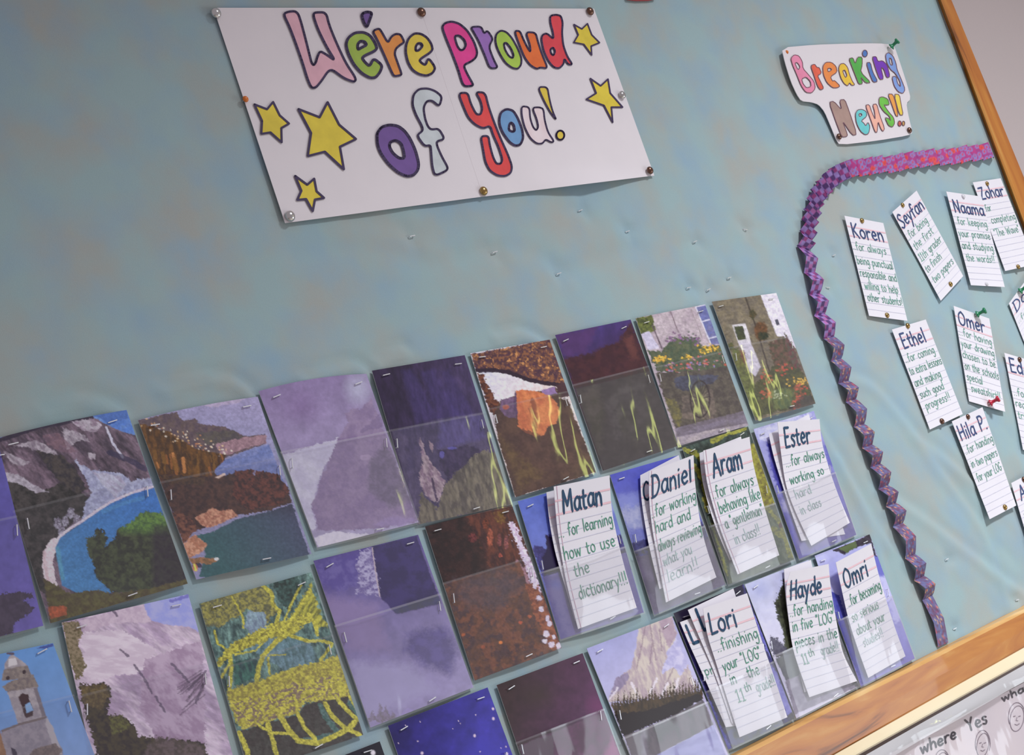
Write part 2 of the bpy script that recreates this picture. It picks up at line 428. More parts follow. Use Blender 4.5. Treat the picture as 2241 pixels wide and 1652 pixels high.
# pale painted ledge under the rail
zk = line_zx((1872, 1652), (2241, 1446), .021); V = []
for x in xs: V += [(x, WALL_Y, zl(x)), (x, -.0135, zl(x)), (x, -.0205, zk(x) + .002), (x, -.021, zk(x)), (x, -.019, zk(x) - .002), (x, WALL_Y, zk(x) - .002)]
Fc = [[i * 6 + k, (i + 1) * 6 + k, (i + 1) * 6 + (k + 1) % 6, i * 6 + (k + 1) % 6] for i in range(len(xs) - 1) for k in range(6)]
Fc += [list(range(6)), [(len(xs) - 1) * 6 + k for k in range(6)][::-1]]
tag(mesh_obj('ledge', V, Fc, principled('cream_paint', (244, 230, 196), .35, mottle=(9, (236, 216, 176), .5)), board), 'narrow cream painted ledge')
# right stile
xb = line_xz((2054, 0), (2211, 420), .004); xf1 = line_xz((2064, 0), (2221, 420), .013); xo = line_xz((2083, 0), (2241, 386), .013)
V = []; zs = np.linspace(zb(XR) - .03, 2.75, 24)
for z in zs:
    w = 0.0005 * math.sin(z * 31)
    V += [(xb(z), WALL_Y, z), (xb(z) + w, -.004, z), (xf1(z) - .002 + w, -.011, z), (xf1(z) + w, -.013, z), (xo(z) - .002, -.0135, z), (xo(z), -.012, z), (xo(z), WALL_Y, z)]
Fc = []; n8 = 7
for i in range(len(zs) - 1):
    for k in range(n8):
        k2 = (k + 1) % n8; Fc.append([i * n8 + k, i * n8 + k2, (i + 1) * n8 + k2, (i + 1) * n8 + k])
Fc += [list(range(7))[::-1], [(len(zs) - 1) * 7 + k for k in range(7)]]
mesh_obj('frame_stile', V, Fc, wood('pine_stile', 2), board)
box('cork_panel', (-1.3, 0.0, zb(0) - .004), (XR - .005, WALL_Y, 2.72), principled('cork', (170, 130, 90), .9), board)

# felt cover: a displaced sheet with puckers, creases and sagging folds
STAPLED = [(901, 517), (1082, 552), (1222, 599), (1269, 461), (1372, 507), (1520, 529), (1630, 503), (1506, 630), (1550, 634), (1595, 608), (1824, 559), (1811, 630), (2088, 1376), (2225, 1313), (2071, 1224)]
fx0, fx1 = -1.3, 14.75 * U
nx, nz = 560, 250
zt, zbm = 2.70, float(zb(0.5)) - .002
gx, gz = np.meshgrid(np.linspace(fx0, fx1, nx), np.linspace(zt, zbm, nz))
gp = np.stack([gx, np.zeros_like(gx), gz], -1); qx, qy = project(gp)
uX, uY = gx / U, (Z0 - gz) / U
xi = np.minimum(xb(gz), fx1 + .02); gx = np.minimum(gx, xi + .001); gp[..., 0] = gx
dd = .0033 + .0030 * (fbm(uX * .9, uY * .9, 3, 3) - .5) + .0008 * (fbm(uX * 3.2, uY * 3.2, 8, 3) - .5)
dg = fbm((uX * .8 - uY * .6) * 2.6, (uX * .6 + uY * .8) * .55, 21, 3)
dd += .0055 * (dg - .5) * np.clip((uX - 10.2) / 1.5, 0, 1) * np.clip((uY - .8) / 1.2, 0, 1)
for (sx, sy) in STAPLED:
    c = project(at(sx, sy)); w = at(sx, sy); r = np.hypot((gx - w[0]) / U, ((gz - w[2]) / U) * 1.3); th = np.arctan2(gz - w[2], gx - w[0])
    dd -= .0032 * np.exp(-(r / .08) ** 2); dd += .0008 * np.exp(-(r / .28) ** 2) * np.cos(3 * th + sx)
def crease(pts, wd_, amp):
    global dd
    P3 = [at(*p) for p in catmull(pts, 4)]; D = np.full(gx.shape, 9.)
    for A, B in zip(P3[:-1], P3[1:]):
        L = (B[0] - A[0]) ** 2 + (B[2] - A[2]) ** 2; t = np.clip(((gx - A[0]) * (B[0] - A[0]) + (gz - A[2]) * (B[2] - A[2])) / L, 0, 1)
        D = np.minimum(D, np.hypot(gx - A[0] - t * (B[0] - A[0]), gz - A[2] - t * (B[2] - A[2])))
    dd += amp * np.exp(-(D / wd_) ** 2)
for pts in ([(90, 905), (150, 878), (210, 885), (262, 905)], [(350, 858), (430, 832), (500, 838), (540, 862)], [(660, 835), (720, 812), (765, 806), (800, 818)],
            [(1080, 745), (1120, 733), (1160, 742), (1185, 757)], [(820, 800), (850, 780), (880, 770)]):
    crease(pts, .0055, .0042); crease([(x + 4, y - 12) for x, y in pts], .006, -.0034)
for pts in ([(1820, 830), (1900, 850), (2000, 960), (2120, 1060)], [(1990, 960), (2060, 1050), (2150, 1180), (2200, 1330)], [(1940, 1090), (2040, 1160), (2170, 1260), (2230, 1300)],
            [(1780, 930), (1840, 1040), (1900, 1160), (1950, 1330)], [(1830, 1010), (1890, 1120), (1940, 1200)]):
    crease(pts, .008, .0020); crease([(x + 10, y - 14) for x, y in pts], .008, -.0014)
for pts in ([(760, 470), (850, 490), (910, 512), (1000, 480)], [(640, 560), (800, 545), (960, 580), (1082, 548)], [(1000, 560), (1100, 545), (1180, 560), (1222, 590)], [(1222, 596), (1300, 570), (1400, 545)]):
    crease(pts, .011, -.0012)
dd = np.clip(dd, .0004, .0064)
gp[..., 1] = -dd
felt = bpy.data.materials.new('teal_felt'); felt.use_nodes = True; nt = felt.node_tree; bs = nt.nodes['Principled BSDF']; L = nt.links.new
tc = nt.nodes.new('ShaderNodeTexCoord'); bs.inputs['Roughness'].default_value = 0.95; bs.inputs['Specular IOR Level'].default_value = 0.15
def nz_(scale, det, lo, hi):
    n = nt.nodes.new('ShaderNodeTexNoise'); n.inputs['Scale'].default_value = scale; n.inputs['Detail'].default_value = det
    r = nt.nodes.new('ShaderNodeMapRange'); r.inputs[1].default_value = lo; r.inputs[2].default_value = hi
    L(tc.outputs['Object'], n.inputs['Vector']); L(n.outputs[0], r.inputs[0]); return n, r
n1, r1 = nz_(13, 5, .40, .66); n2, r2 = nz_(16, 6, .45, .72); n3, _ = nz_(900, 4, 0, 1)
mx = nt.nodes.new('ShaderNodeMix'); mx.data_type = 'RGBA'; mx.inputs[6].default_value = tuple(lin((163, 187, 190))) + (1,); mx.inputs[7].default_value = tuple(lin((174, 179, 175))) + (1,)
L(r1.outputs[0], mx.inputs[0])
mx2 = nt.nodes.new('ShaderNodeMix'); mx2.data_type = 'RGBA'; mx2.inputs[7].default_value = tuple(lin((154, 181, 197))) + (1,)
L(r2.outputs[0], mx2.inputs[0]); L(mx.outputs[2], mx2.inputs[6]); L(mx2.outputs[2], bs.inputs['Base Color'])
bp = nt.nodes.new('ShaderNodeBump'); bp.inputs['Strength'].default_value = .25; bp.inputs['Distance'].default_value = .0006
L(n3.outputs[0], bp.inputs['Height']); L(bp.outputs[0], bs.inputs['Normal'])
idx = np.arange(nx * nz).reshape(nz, nx)
fq = np.stack([idx[:-1, :-1], idx[1:, :-1], idx[1:, 1:], idx[:-1, 1:]], -1).reshape(-1, 4).tolist()
mesh_obj('felt_cover', gp.reshape(-1, 3), fq, felt, board, smooth=True)
m_steel = principled('steel', (236, 236, 240), .32, .55)
def staple(px, py, ang, parent, d, ln=.0085):
    """a wire staple: crown proud of the surface and two legs going in"""
    c = at(px, py, d); a = math.radians(ang); ux, uz = math.cos(a), math.sin(a); wx, wz = -uz, ux
    V = []; Fc = []
    def bar(x0, x1, y0, y1):
        b = len(V)
        for x in (x0, x1):
            for y in (y0, y1):
                for t in (-.0004, .0004):
                    V.append((c[0] + ux * x + wx * t, c[1] + y, c[2] + uz * x + wz * t))
        Fc.extend([[b, b + 1, b + 3, b + 2], [b + 4, b + 6, b + 7, b + 5], [b, b + 4, b + 5, b + 1], [b + 2, b + 3, b + 7, b + 6], [b, b + 2, b + 6, b + 4], [b + 1, b + 5, b + 7, b + 3]])
    bar(-ln / 2, ln / 2, -.0012, -.0004); bar(-ln / 2, -ln / 2 + .0008, -.001, .002); bar(ln / 2 - .0008, ln / 2, -.001, .002)
    return mesh_obj('staple', V, Fc, m_steel, parent)
for (sx, sy) in STAPLED: staple(sx, sy, random.uniform(-12, 12), board, .0022, .007)

# ------------------------------------------------------------------ sheets laid out on the board
def quad_grid(TL, TR, BR, BL, nx, ny, dfun, u0=0, u1=1, v0=0, v1=1, top=0.0, bot=0.0):
    A, B, C_, D = (at(*p, 0.008) for p in (TL, TR, BR, BL))
    u, v = np.meshgrid(np.linspace(u0, u1, nx), np.linspace(v0, v1, ny))
    vv = v + (-top * (1 - v) + bot * v) * 4 * u * (1 - u)
    P = A * ((1 - u) * (1 - vv))[..., None] + B * (u * (1 - vv))[..., None] + C_ * (u * vv)[..., None] + D * ((1 - u) * vv)[..., None]
    px, py = project(P)
    return at(px, py, dfun(u, v)), px, py, u, v
m_print = principled('photo_print', (200, 200, 200), .38, attr='Print', spec=.4)
m_paper = principled('white_paper', (238, 230, 234), .7, mottle=(30, (231, 224, 229), .4), bump=(150, .12, .001))

INK = 0.78
def photo_card(corners, paint, label, base, pv=.39, haze=.06, gain=1.0, top=0.0, bot=0.0, deep=False, step=1.8, st=('tl', 'tr', 'l', 'r', 'b')):
    TL, TR, BR, BL = corners
    nx_ = int(max(math.dist(TL, TR), math.dist(BL, BR)) / step); ny_ = int(max(math.dist(TL, BL), math.dist(TR, BR)) / step)
    ph = random.uniform(0, 6)
    fun = lambda u, v: .0068 + .0010 * np.sin(3.1 * u) * (1 - .4 * v) + .0004 * np.sin(u * 5 + ph) * np.sin(v * 4) + .0012 * np.exp(-((v - 1) / .1) ** 2) * np.sin(np.pi * u)
    G, px, py, u, v = quad_grid(TL, TR, BR, BL, nx_, ny_, fun, top=top, bot=bot)
    cv = Canvas(px, py, base); paint(cv)
    lum = cv.c @ np.array([.25, .6, .15]); c = (cv.c * .88 + lum[..., None] * .12) * gain / INK
    h = haze * np.clip((v - pv) / .01, 0, 1)[..., None]
    c = np.clip((c - h * .72) / (1 - h), .004, .93)
    mid = at((TL[0] + BR[0]) / 2, (TL[1] + BR[1]) / 2, .004)
    root = thing('photo_card', mid, label, 'photo', 'landscape photo cards with clear pockets')
    sheet('photo_print', G, .0006, m_print, root, col=c)
    if pv is not None:
        bulge = .0072 if deep else .0022
        g2 = lambda u, v: .0082 + bulge * np.sin(np.pi * np.clip(u, 0, 1)) ** (.35 if deep else .7) * (1 - .5 * np.clip((v - pv) / (1 - pv), 0, 1) ** 3) + .0007 * np.sin(u * 7 + ph) * np.sin(v * 5 + ph) + .0002 * np.sin(u * 23 + v * 9)
        G2 = quad_grid(TL, TR, BR, BL, 26, 26, g2, -.012, 1.015, pv, 1.012, bot=bot)[0]
        film('clear_pocket', G2, plastic(haze), root)
        # welded lip along the mouth of the pocket
        G3 = quad_grid(TL, TR, BR, BL, 26, 3, lambda u, v: g2(u, v) + .0003, -.012, 1.015, pv - .004, pv + .010, bot=bot)[0]
        film('pocket_lip', G3, plastic(min(.6, haze * 1.2 + .02)), root)
    A, B, C_, D = (np.array(p, float) for p in (TL, TR, BR, BL))
    def P(u_, v_): return A * (1 - u_) * (1 - v_) + B * u_ * (1 - v_) + C_ * u_ * v_ + D * (1 - u_) * v_
    pos = {'tl': ((.12, .045), 4, .0078), 'tr': ((.89, .045), 4, .0078), 'l': ((.045, .47), 78, .0086), 'r': ((.95, .46), 80, .0086), 'b': ((.62, .975), 3, .0098)}
    for k in st:
        (a, b), ang, d = pos[k]; q = P(a + random.uniform(-.02, .02), b + random.uniform(-.008, .008))
        staple(q[0], q[1], ang + random.uniform(-8, 8), root, d)
    return root

ZA = zf(0, 850, 4.13); ZA2 = zf(0, 1250, 4.109); ZB = zf(300, 850, 4.13); ZM = zf(400, 1230, 3.914); ZC = zf(550, 780, 3.934)
ZP = zf(680, 1150, 3.29); ZD = zf(800, 750, 3.842); ZF = zf(1200, 630, 3.615); ZR = zf(920, 1080, 3.934); ZK = zf(1060, 1340, 3.864)
ZT = zf(1120, 980, 3.755); ZE = zf(1480, 880, 3.755); ZL = zf(1460, 1200, 3.655)

def p_bay(c):
    c.put(np.ones(c.x.shape), ((72, 60, 74), (112, 92, 108), 16, 50, 3)); c.tex(7, .25, 50, 3)
    c.poly(ZA([(-80, 500), (0, 440), (200, 375), (390, 360), (540, 330), (570, 290), (830, 255), (960, 325), (1110, 395), (1220, 420), (1230, 150), (800, 150), (-80, 350)]), ((72, 118, 200), (100, 140, 205), 14), 1.5)
    c.poly(ZA([(1120, 190), (1150, 190), (1160, 270), (1060, 300), (990, 330), (900, 265), (820, 245)]), (66, 104, 178), 1)
    c.line(ZA([(-40, 480), (200, 400), (350, 350), (540, 320), (700, 275), (830, 262)]), 9, (52, 42, 62), 2)
    c.poly(ZA([(640, 300), (830, 270), (930, 330), (860, 400), (740, 380)]), ((150, 128, 150), (196, 186, 200), 5), 3, a=.7)
    for pts in ([(90, 520), (330, 470), (500, 560), (640, 770), (590, 760), (420, 610), (250, 530)], [(30, 570), (120, 600), (280, 670), (180, 710), (90, 650)],
                [(560, 350), (760, 420), (820, 480), (700, 470), (600, 560)], [(800, 580), (860, 590), (860, 650), (800, 620)]):
        c.poly(ZA(pts), ((138, 124, 140), (182, 172, 184), 5, 50, 2), 3, a=.8)
    c.poly(ZA([(380, 420), (520, 400), (620, 500), (700, 560), (560, 580), (430, 500)]), ((134, 100, 112), (112, 86, 104), 7), 4, a=.6)
    c.line(ZA([(960, 350), (1010, 470), (1060, 560), (1110, 620)]), 5, (186, 184, 205), 2)
    c.line(ZA([(990, 580), (1100, 620), (1220, 670), (1310, 730)]), 12, (52, 46, 76), 3, a=.8)
    c.poly(ZA([(60, 830), (180, 850), (350, 950), (640, 800), (800, 1000), (830, 1080), (640, 1230), (470, 1400), (430, 1500), (380, 1600), (430, 1900), (200, 1650)]), ((46, 44, 44), (72, 66, 66), 12), 4)
    c.poly(ZA([(330, 560), (560, 600), (700, 740), (780, 900), (700, 960), (560, 860), (430, 720)]), ((74, 66, 64), (52, 48, 56), 10), 4)
    c.poly(ZA([(30, 755), (190, 790), (300, 870), (440, 935), (320, 945), (200, 870), (40, 830)]), ((176, 168, 182), (146, 136, 150), 6), 3)
    c.poly(ZA([(680, 640), (820, 740), (1110, 765), (1190, 840), (1370, 800), (1390, 880), (1200, 930), (1000, 1020), (860, 1110), (740, 1200), (760, 1060), (830, 930)]), ((168, 172, 202), (140, 142, 176), 8), 4)
    c.poly(ZA([(830, 750), (1090, 790), (1140, 880), (1040, 990), (960, 900)]), ((160, 148, 172), (182, 182, 200), 6, 40, 3), 3, a=.7)
    for x, y in ((640, 1130), (590, 1200), (690, 1190), (520, 1220), (560, 1290)): c.blob(x / 4.13, 850 + y / 4.13, 9, 14, ((180, 176, 196), (110, 98, 120), 3), .8, 4, 5)
    c.line(ZA([(1395, 885), (1200, 940), (1000, 1025), (870, 1110), (740, 1200), (620, 1275), (560, 1320), (490, 1400)]), 6, (206, 192, 212), 1.5)
    c.line(ZA([(490, 1400), (440, 1500), (430, 1600), (450, 1700), (470, 1790)]), 24, (214, 196, 204), 3)
    c.line(ZA([(400, 1480), (410, 1600), (440, 1760)]), 7, (190, 160, 165), 3, a=.6)
    sea = c.mask(ZA([(1400, 895), (1200, 952), (1000, 1040), (870, 1125), (740, 1215), (620, 1295), (545, 1350), (500, 1440), (520, 1560), (545, 1700), (560, 1780), (700, 1850), (1000, 1850), (1600, 1500)]), 1, 8, 2)
    c.grad((330, 1070), (140, 1230), (44, 110, 186), (60, 124, 178), sea); c.tex(18, .06, -30, 3, sea)
    c.poly(ZA([(900, 1100), (1120, 1020), (1330, 960), (1300, 1000), (1100, 1060), (930, 1140)]), (72, 140, 190), 2, a=.5)
    c.line(ZA([(520, 1440), (540, 1560), (570, 1720)]), 8, (84, 160, 180), 2, a=.6, soft=5)
    tr = c.mask(ZA([(780, 1360), (850, 1330), (880, 1265), (940, 1290), (970, 1340), (960, 1430), (1040, 1340), (1070, 1270), (1180, 1220), (1260, 1130), (1330, 1105), (1440, 1130), (1500, 1150), (1720, 1660), (1760, 1830), (1000, 1840), (860, 1700), (850, 1600), (790, 1490)]), 5, 6)
    c.put(tr, ((48, 50, 42), (70, 78, 52), 9)); c.put(tr * np.clip((1340 / 4.13 + 850 - c.y) / 20, 0, 1) * np.clip((c.x - 258) / 8, 0, 1), ((96, 134, 50), (68, 98, 52), 5))
    c.put(tr * np.clip((c.x - 1350 / 4.13) / 14, 0, 1) * np.clip((c.y - 1143) / 10, 0, 1), (48, 36, 52), .7)
    c.poly(ZA2([(390, 60), (520, 140), (620, 190), (700, 190), (850, 170), (1000, 200), (1180, 180), (1400, 140), (1690, 60), (1700, 130), (1200, 260), (460, 480)]), ((78, 68, 46), (92, 86, 48), 8), 4)
    c.poly(ZA2([(430, 320), (560, 305), (606, 330), (600, 395), (460, 430)]), ((176, 84, 46), (140, 74, 44), 5), 3)
    c.tex(4, .12)

def p_coast(c):
    c.grad((450, 870), (430, 960), (150, 142, 182), (136, 134, 172)); c.tex(14, .05)
    c.poly(ZB([(560, 150), (800, 90), (1000, 90), (900, 130), (700, 170)]), (178, 160, 186), 4, a=.6)
    c.poly(ZB([(0, 290), (360, 210), (400, 290), (520, 270), (560, 320), (800, 345), (900, 400), (980, 430), (1160, 420), (1170, 500), (800, 620), (100, 560)]), ((88, 72, 84), (102, 84, 84), 10), 3)
    c.poly(ZB([(520, 400), (860, 380), (960, 440), (820, 530), (640, 510)]), ((92, 84, 78), (80, 72, 78), 8), 4)
    c.poly(ZB([(700, 500), (1000, 440), (1160, 415), (1170, 500), (980, 540), (780, 620)]), ((160, 124, 136), (136, 104, 116), 5), 3)
    c.poly(ZB([(10, 310), (300, 400), (520, 540), (800, 600), (790, 700), (700, 740), (740, 820), (200, 850), (80, 560)]), ((110, 72, 30), (72, 50, 34), 6, 85, 3), 3)
    for k in range(70):
        t = random.random(); x = 30 + t * 800 + random.gauss(0, 30); y = 310 + t * 280 + random.gauss(0, 32)
        c.blob(300 + x / 4.13, 850 + y / 4.13, random.uniform(1.5, 3.6), random.uniform(1.5, 3), random.choice([(216, 176, 120), (230, 214, 196), (196, 128, 74), (236, 190, 140)]), .85, 1, 3, .6)
    for k in range(26):
        x = random.uniform(130, 760); y = 570 + random.random() * 150
        c.line(ZB([(x, y), (x + 14, y + random.uniform(40, 130))]), random.uniform(3, 9), random.choice([(150, 90, 38), (196, 126, 60), (62, 42, 40), (124, 84, 30)]), 2, a=.7)
    c.poly(ZB([(700, 740), (790, 650), (960, 570), (1190, 500), (1330, 850), (1240, 800), (1060, 740), (900, 760), (800, 790), (720, 800)]), ((98, 112, 168), (118, 128, 180), 8, -20, 3), 1.5)
    c.poly(ZB([(190, 770), (500, 800), (800, 780), (1000, 740), (1060, 780), (1180, 750), (1260, 800), (1370, 900), (1400, 1030), (1200, 1100), (900, 1150), (500, 1300), (380, 1200), (250, 1000)]), ((60, 42, 42), (84, 56, 48), 8), 4)
    c.poly(ZB([(890, 740), (1060, 735), (1060, 830), (1080, 740), (1270, 770), (1380, 930), (1300, 1050), (1000, 1100), (860, 960)]), ((56, 36, 38), (104, 56, 46), 7), 4)
    c.poly(ZB([(200, 780), (620, 800), (600, 870), (260, 860)]), ((86, 62, 44), (62, 46, 42), 6), 3)
    c.poly(ZB([(700, 805), (790, 765), (800, 780), (740, 812)]), (214, 180, 166), 1)
    c.poly(ZB([(530, 1170), (680, 1080), (760, 1110), (860, 1090), (910, 1150), (760, 1220), (640, 1265), (570, 1230)]), ((198, 142, 112), (160, 100, 78), 5), 3)
    c.poly(ZB([(300, 1110), (460, 1150), (560, 1270), (480, 1330), (420, 1420)]), ((120, 74, 56), (70, 44, 44), 6), 4)
    wt = c.mask(ZB([(480, 1340), (700, 1290), (900, 1180), (1200, 1110), (1400, 1040), (1560, 1500), (1500, 1600), (900, 1750), (560, 1700), (620, 1480)]), 3)
    c.grad((640, 1120), (480, 1230), (66, 72, 100), (50, 92, 96), wt); c.put(wt * np.clip((1140 - c.y) / 30, 0, 1), (48, 48, 62), .6)
    c.poly(ZB([(420, 1400), (520, 1320), (640, 1410), (560, 1500), (470, 1530), (430, 1470)]), ((206, 150, 118), (170, 110, 80), 5), 3)
    c.poly(ZB([(460, 1530), (700, 1530), (740, 1540), (660, 1590), (500, 1580)]), ((160, 110, 70), (120, 90, 56), 5), 3)
    c.blob(300 + 718 / 4.13, 850 + 1540 / 4.13, 6, 4, (226, 214, 216), 1, 1)
    c.blob(300 + 540 / 4.13, 850 + 1600 / 4.13, 12, 6, (42, 30, 50), .9)
    c.blob(427, 1242, 7, 9, (200, 120, 70), .9, 3); c.line(ZB([(520, 1590), (530, 1640)]), 4, (214, 220, 60))
    c.tex(4, .12)

def p_mist(c):
    c.grad((600, 850), (700, 1190), (132, 112, 158), (160, 150, 182)); c.tex(30, .08)
    c.blob(660, 890, 60, 50, (124, 96, 148), .6, 8, 20, 1)
    c.blob(783, 850, 40, 46, (170, 168, 196), .9, 6, 20, .9)
    c.poly(ZC([(255, 850), (760, 700), (740, 760), (700, 880), (640, 920), (590, 1040), (550, 1200), (520, 1300), (560, 1480), (480, 1500), (380, 1200)]), ((190, 186, 204), (178, 172, 196), 20), 4)
    c.poly(ZC([(800, 490), (870, 450), (930, 460), (1000, 400), (1030, 350), (1110, 560), (1150, 660), (1440, 1420), (1100, 1480), (560, 1500), (560, 1400), (520, 1280), (560, 1200), (590, 1050), (640, 970), (690, 860), (730, 740), (790, 640), (830, 560)]), ((128, 108, 146), (142, 122, 156), 22), 4)
    c.poly(ZC([(1000, 900), (1180, 760), (1250, 900), (1380, 1250), (1200, 1300), (1030, 1180)]), ((98, 88, 112), (116, 102, 130), 12), 8, 16, 12, .8)
    c.poly(ZC([(940, 640), (1110, 490), (1140, 600), (960, 660)]), (112, 94, 134), 4, a=.6)
    c.blob(800, 1000, 14, 8, (168, 146, 178), .6, 5)
    c.poly(ZC([(540, 1560), (700, 1510), (900, 1520), (1020, 1530), (900, 1580), (580, 1640)]), (204, 198, 212), 3, a=.9)
    c.poly(ZC([(1050, 1450), (1240, 1370), (1420, 1400), (1300, 1470)]), (150, 130, 178), 6, a=.6, soft=6)
    c.tex(6, .05)

def p_night(c):
    c.grad((840, 820), (1060, 900), (44, 28, 62), (66, 52, 92)); c.tex(26, .18, 65, 3)
    for x0, w in ((300, 90), (460, 120), (640, 60)):
        c.poly(ZD([(x0, 240), (x0 + w, 220), (x0 + w + 240, 640), (x0 + w * 1.5, 680)]), (64, 50, 110), 4, 9, 10, .5)
    c.poly(ZD([(225, 745), (620, 640), (1010, 580), (1225, 1360), (440, 1530)]), ((84, 72, 106), (70, 60, 96), 20), 1)
    c.poly(ZD([(630, 660), (860, 610), (1000, 620), (1000, 800), (700, 880), (600, 900)]), (88, 76, 142), 5, a=.6, soft=10)
    c.poly(ZD([(600, 900), (860, 860), (1020, 920), (940, 1000), (760, 1080), (700, 1180), (640, 1060)]), ((52, 40, 76), (66, 52, 88), 9), 5)
    c.poly(ZD([(450, 790), (475, 830), (510, 950), (590, 1050), (670, 1180), (640, 1280), (600, 1350), (500, 1280), (450, 1150), (475, 1000), (465, 880)]), ((172, 150, 160), (126, 100, 122), 6, 60, 2), 4)
    c.poly(ZD([(535, 820), (570, 860), (560, 920), (540, 890)]), (150, 126, 140), 2)
    c.line(ZD([(560, 1140), (600, 1330)]), 5, (78, 58, 90), 2)
    c.blob(800 + 640 / 3.842, 750 + 940 / 3.842, 7, 9, (96, 86, 172), .8, 3); c.blob(800 + 730 / 3.842, 750 + 885 / 3.842, 12, 4, (92, 84, 176), .8, 3)
    c.poly(ZD([(440, 1530), (460, 1250), (600, 1400), (680, 1180), (760, 1080), (830, 1050), (900, 950), (1000, 900), (1120, 940), (1230, 1370)]), ((122, 112, 96), (88, 80, 76), 7, 80, 3), 6, 6)
    c.tex(5, .16, 80, 3)

def p_dome(c):
    c.fill = None
    c.grad((1080, 800), (1180, 870), (206, 204, 222), (222, 202, 200))
    c.poly(ZD([(880, 95), (1200, 40), (1560, -40), (1680, 330), (1640, 350), (1400, 320), (1200, 260), (1050, 235), (930, 240)]), ((136, 84, 52), (76, 44, 56), 4.5), 3, 5)
    c.speck((190, 128, 66), 5, .70, c.mask(ZD([(880, 95), (1560, -40), (1680, 330), (1200, 240), (930, 220)]), 2)); c.speck((70, 38, 60), 7, .60, c.mask(ZD([(880, 95), (1560, -40), (1680, 330), (1200, 240), (930, 220)]), 2), .8)
    c.line(ZD([(930, 235), (1050, 228), (1200, 248), (1400, 320), (1600, 352), (1680, 360)]), 9, (44, 24, 44), 2.5)
    c.poly(ZD([(1600, 355), (1680, 330), (1720, 450), (1620, 460), (1610, 400)]), (70, 40, 50), 2)
    c.poly(ZD([(930, 240), (1000, 270), (1010, 330), (1060, 400), (1080, 460), (1140, 510), (1150, 600), (1080, 620), (1040, 560), (980, 400)]), ((70, 36, 34), (120, 66, 40), 5), 5, 5)
    c.poly(ZD([(1130, 490), (1250, 450), (1480, 400), (1600, 370), (1630, 460), (1700, 480), (1950, 1090), (1260, 1300), (1100, 760), (1080, 600)]), ((92, 64, 50), (74, 50, 44), 20), 3)
    c.poly(ZD([(1140, 480), (1250, 455), (1270, 640), (1180, 620), (1130, 560)]), ((118, 88, 124), (96, 72, 100), 8), 3)
    c.poly(ZD([(1480, 400), (1590, 370), (1610, 430), (1530, 440), (1490, 430)]), (140, 108, 160), 2)
    c.poly(ZD([(1265, 405), (1320, 390), (1450, 410), (1560, 450), (1610, 520), (1630, 600), (1600, 680), (1540, 700), (1500, 780), (1430, 790), (1340, 750), (1280, 700), (1275, 600), (1270, 480)]), ((206, 118, 62), (190, 98, 54), 8, 70, 2), 3)
    c.poly(ZD([(1255, 410), (1270, 430), (1280, 640), (1245, 560)]), (86, 62, 96), 2)
    c.line(ZD([(1400, 480), (1430, 600), (1420, 740)]), 10, (136, 70, 48), 4, 5, .8); c.line(ZD([(1380, 560), (1480, 650)]), 7, (140, 74, 50), 4, 5, .6)
    c.blob(800 + 1520 / 3.842, 750 + 600 / 3.842, 24, 28, (218, 130, 66), .6, 4)
    c.blob(800 + 1180 / 3.842, 750 + 540 / 3.842, 8, 6, (176, 88, 60), .9)
    c.poly(ZD([(1290, 720), (1500, 780), (1640, 640), (1700, 700), (1820, 1000), (1400, 1160), (1260, 1000)]), ((74, 48, 44), (92, 62, 52), 12), 6, a=.7)
    c.poly(ZD([(1120, 770), (1250, 900), (1500, 1100), (1300, 1250)]), ((110, 84, 44), (84, 60, 40), 14), 8, a=.7, soft=14)
    c.tex(5, .10)

def p_dusk(c):
    c.grad((1290, 720), (1350, 820), (66, 46, 118), (58, 26, 50)); c.tex(16, .12, 80, 3)
    c.poly(ZF([(60, 370), (400, 300), (300, 500), (160, 560), (120, 520)]), (78, 44, 104), 6, soft=10)
    c.poly(ZF([(110, 560), (200, 540), (330, 520), (430, 470), (560, 420), (640, 280), (660, 270), (810, 660), (210, 800)]), ((60, 26, 40), (72, 32, 42), 10), 6, 8, 7)
    c.poly(ZF([(600, 400), (660, 380), (720, 560), (660, 560)]), (104, 54, 52), 5, soft=8, a=.8)
    c.poly(ZF([(215, 800), (805, 655), (1030, 1250), (440, 1440)]), ((66, 58, 58), (74, 66, 66), 30), 1)
    c.poly(ZF([(240, 820), (400, 780), (440, 1000), (400, 1300)]), ((92, 82, 74), (74, 70, 56), 20), 8, soft=16, a=.6)
    c.poly(ZF([(440, 900), (620, 760), (760, 760), (740, 900), (560, 1040), (600, 1200), (520, 1200)]), ((88, 80, 80), (70, 62, 64), 14), 6, soft=10, a=.6)
    c.tex(14, .08)

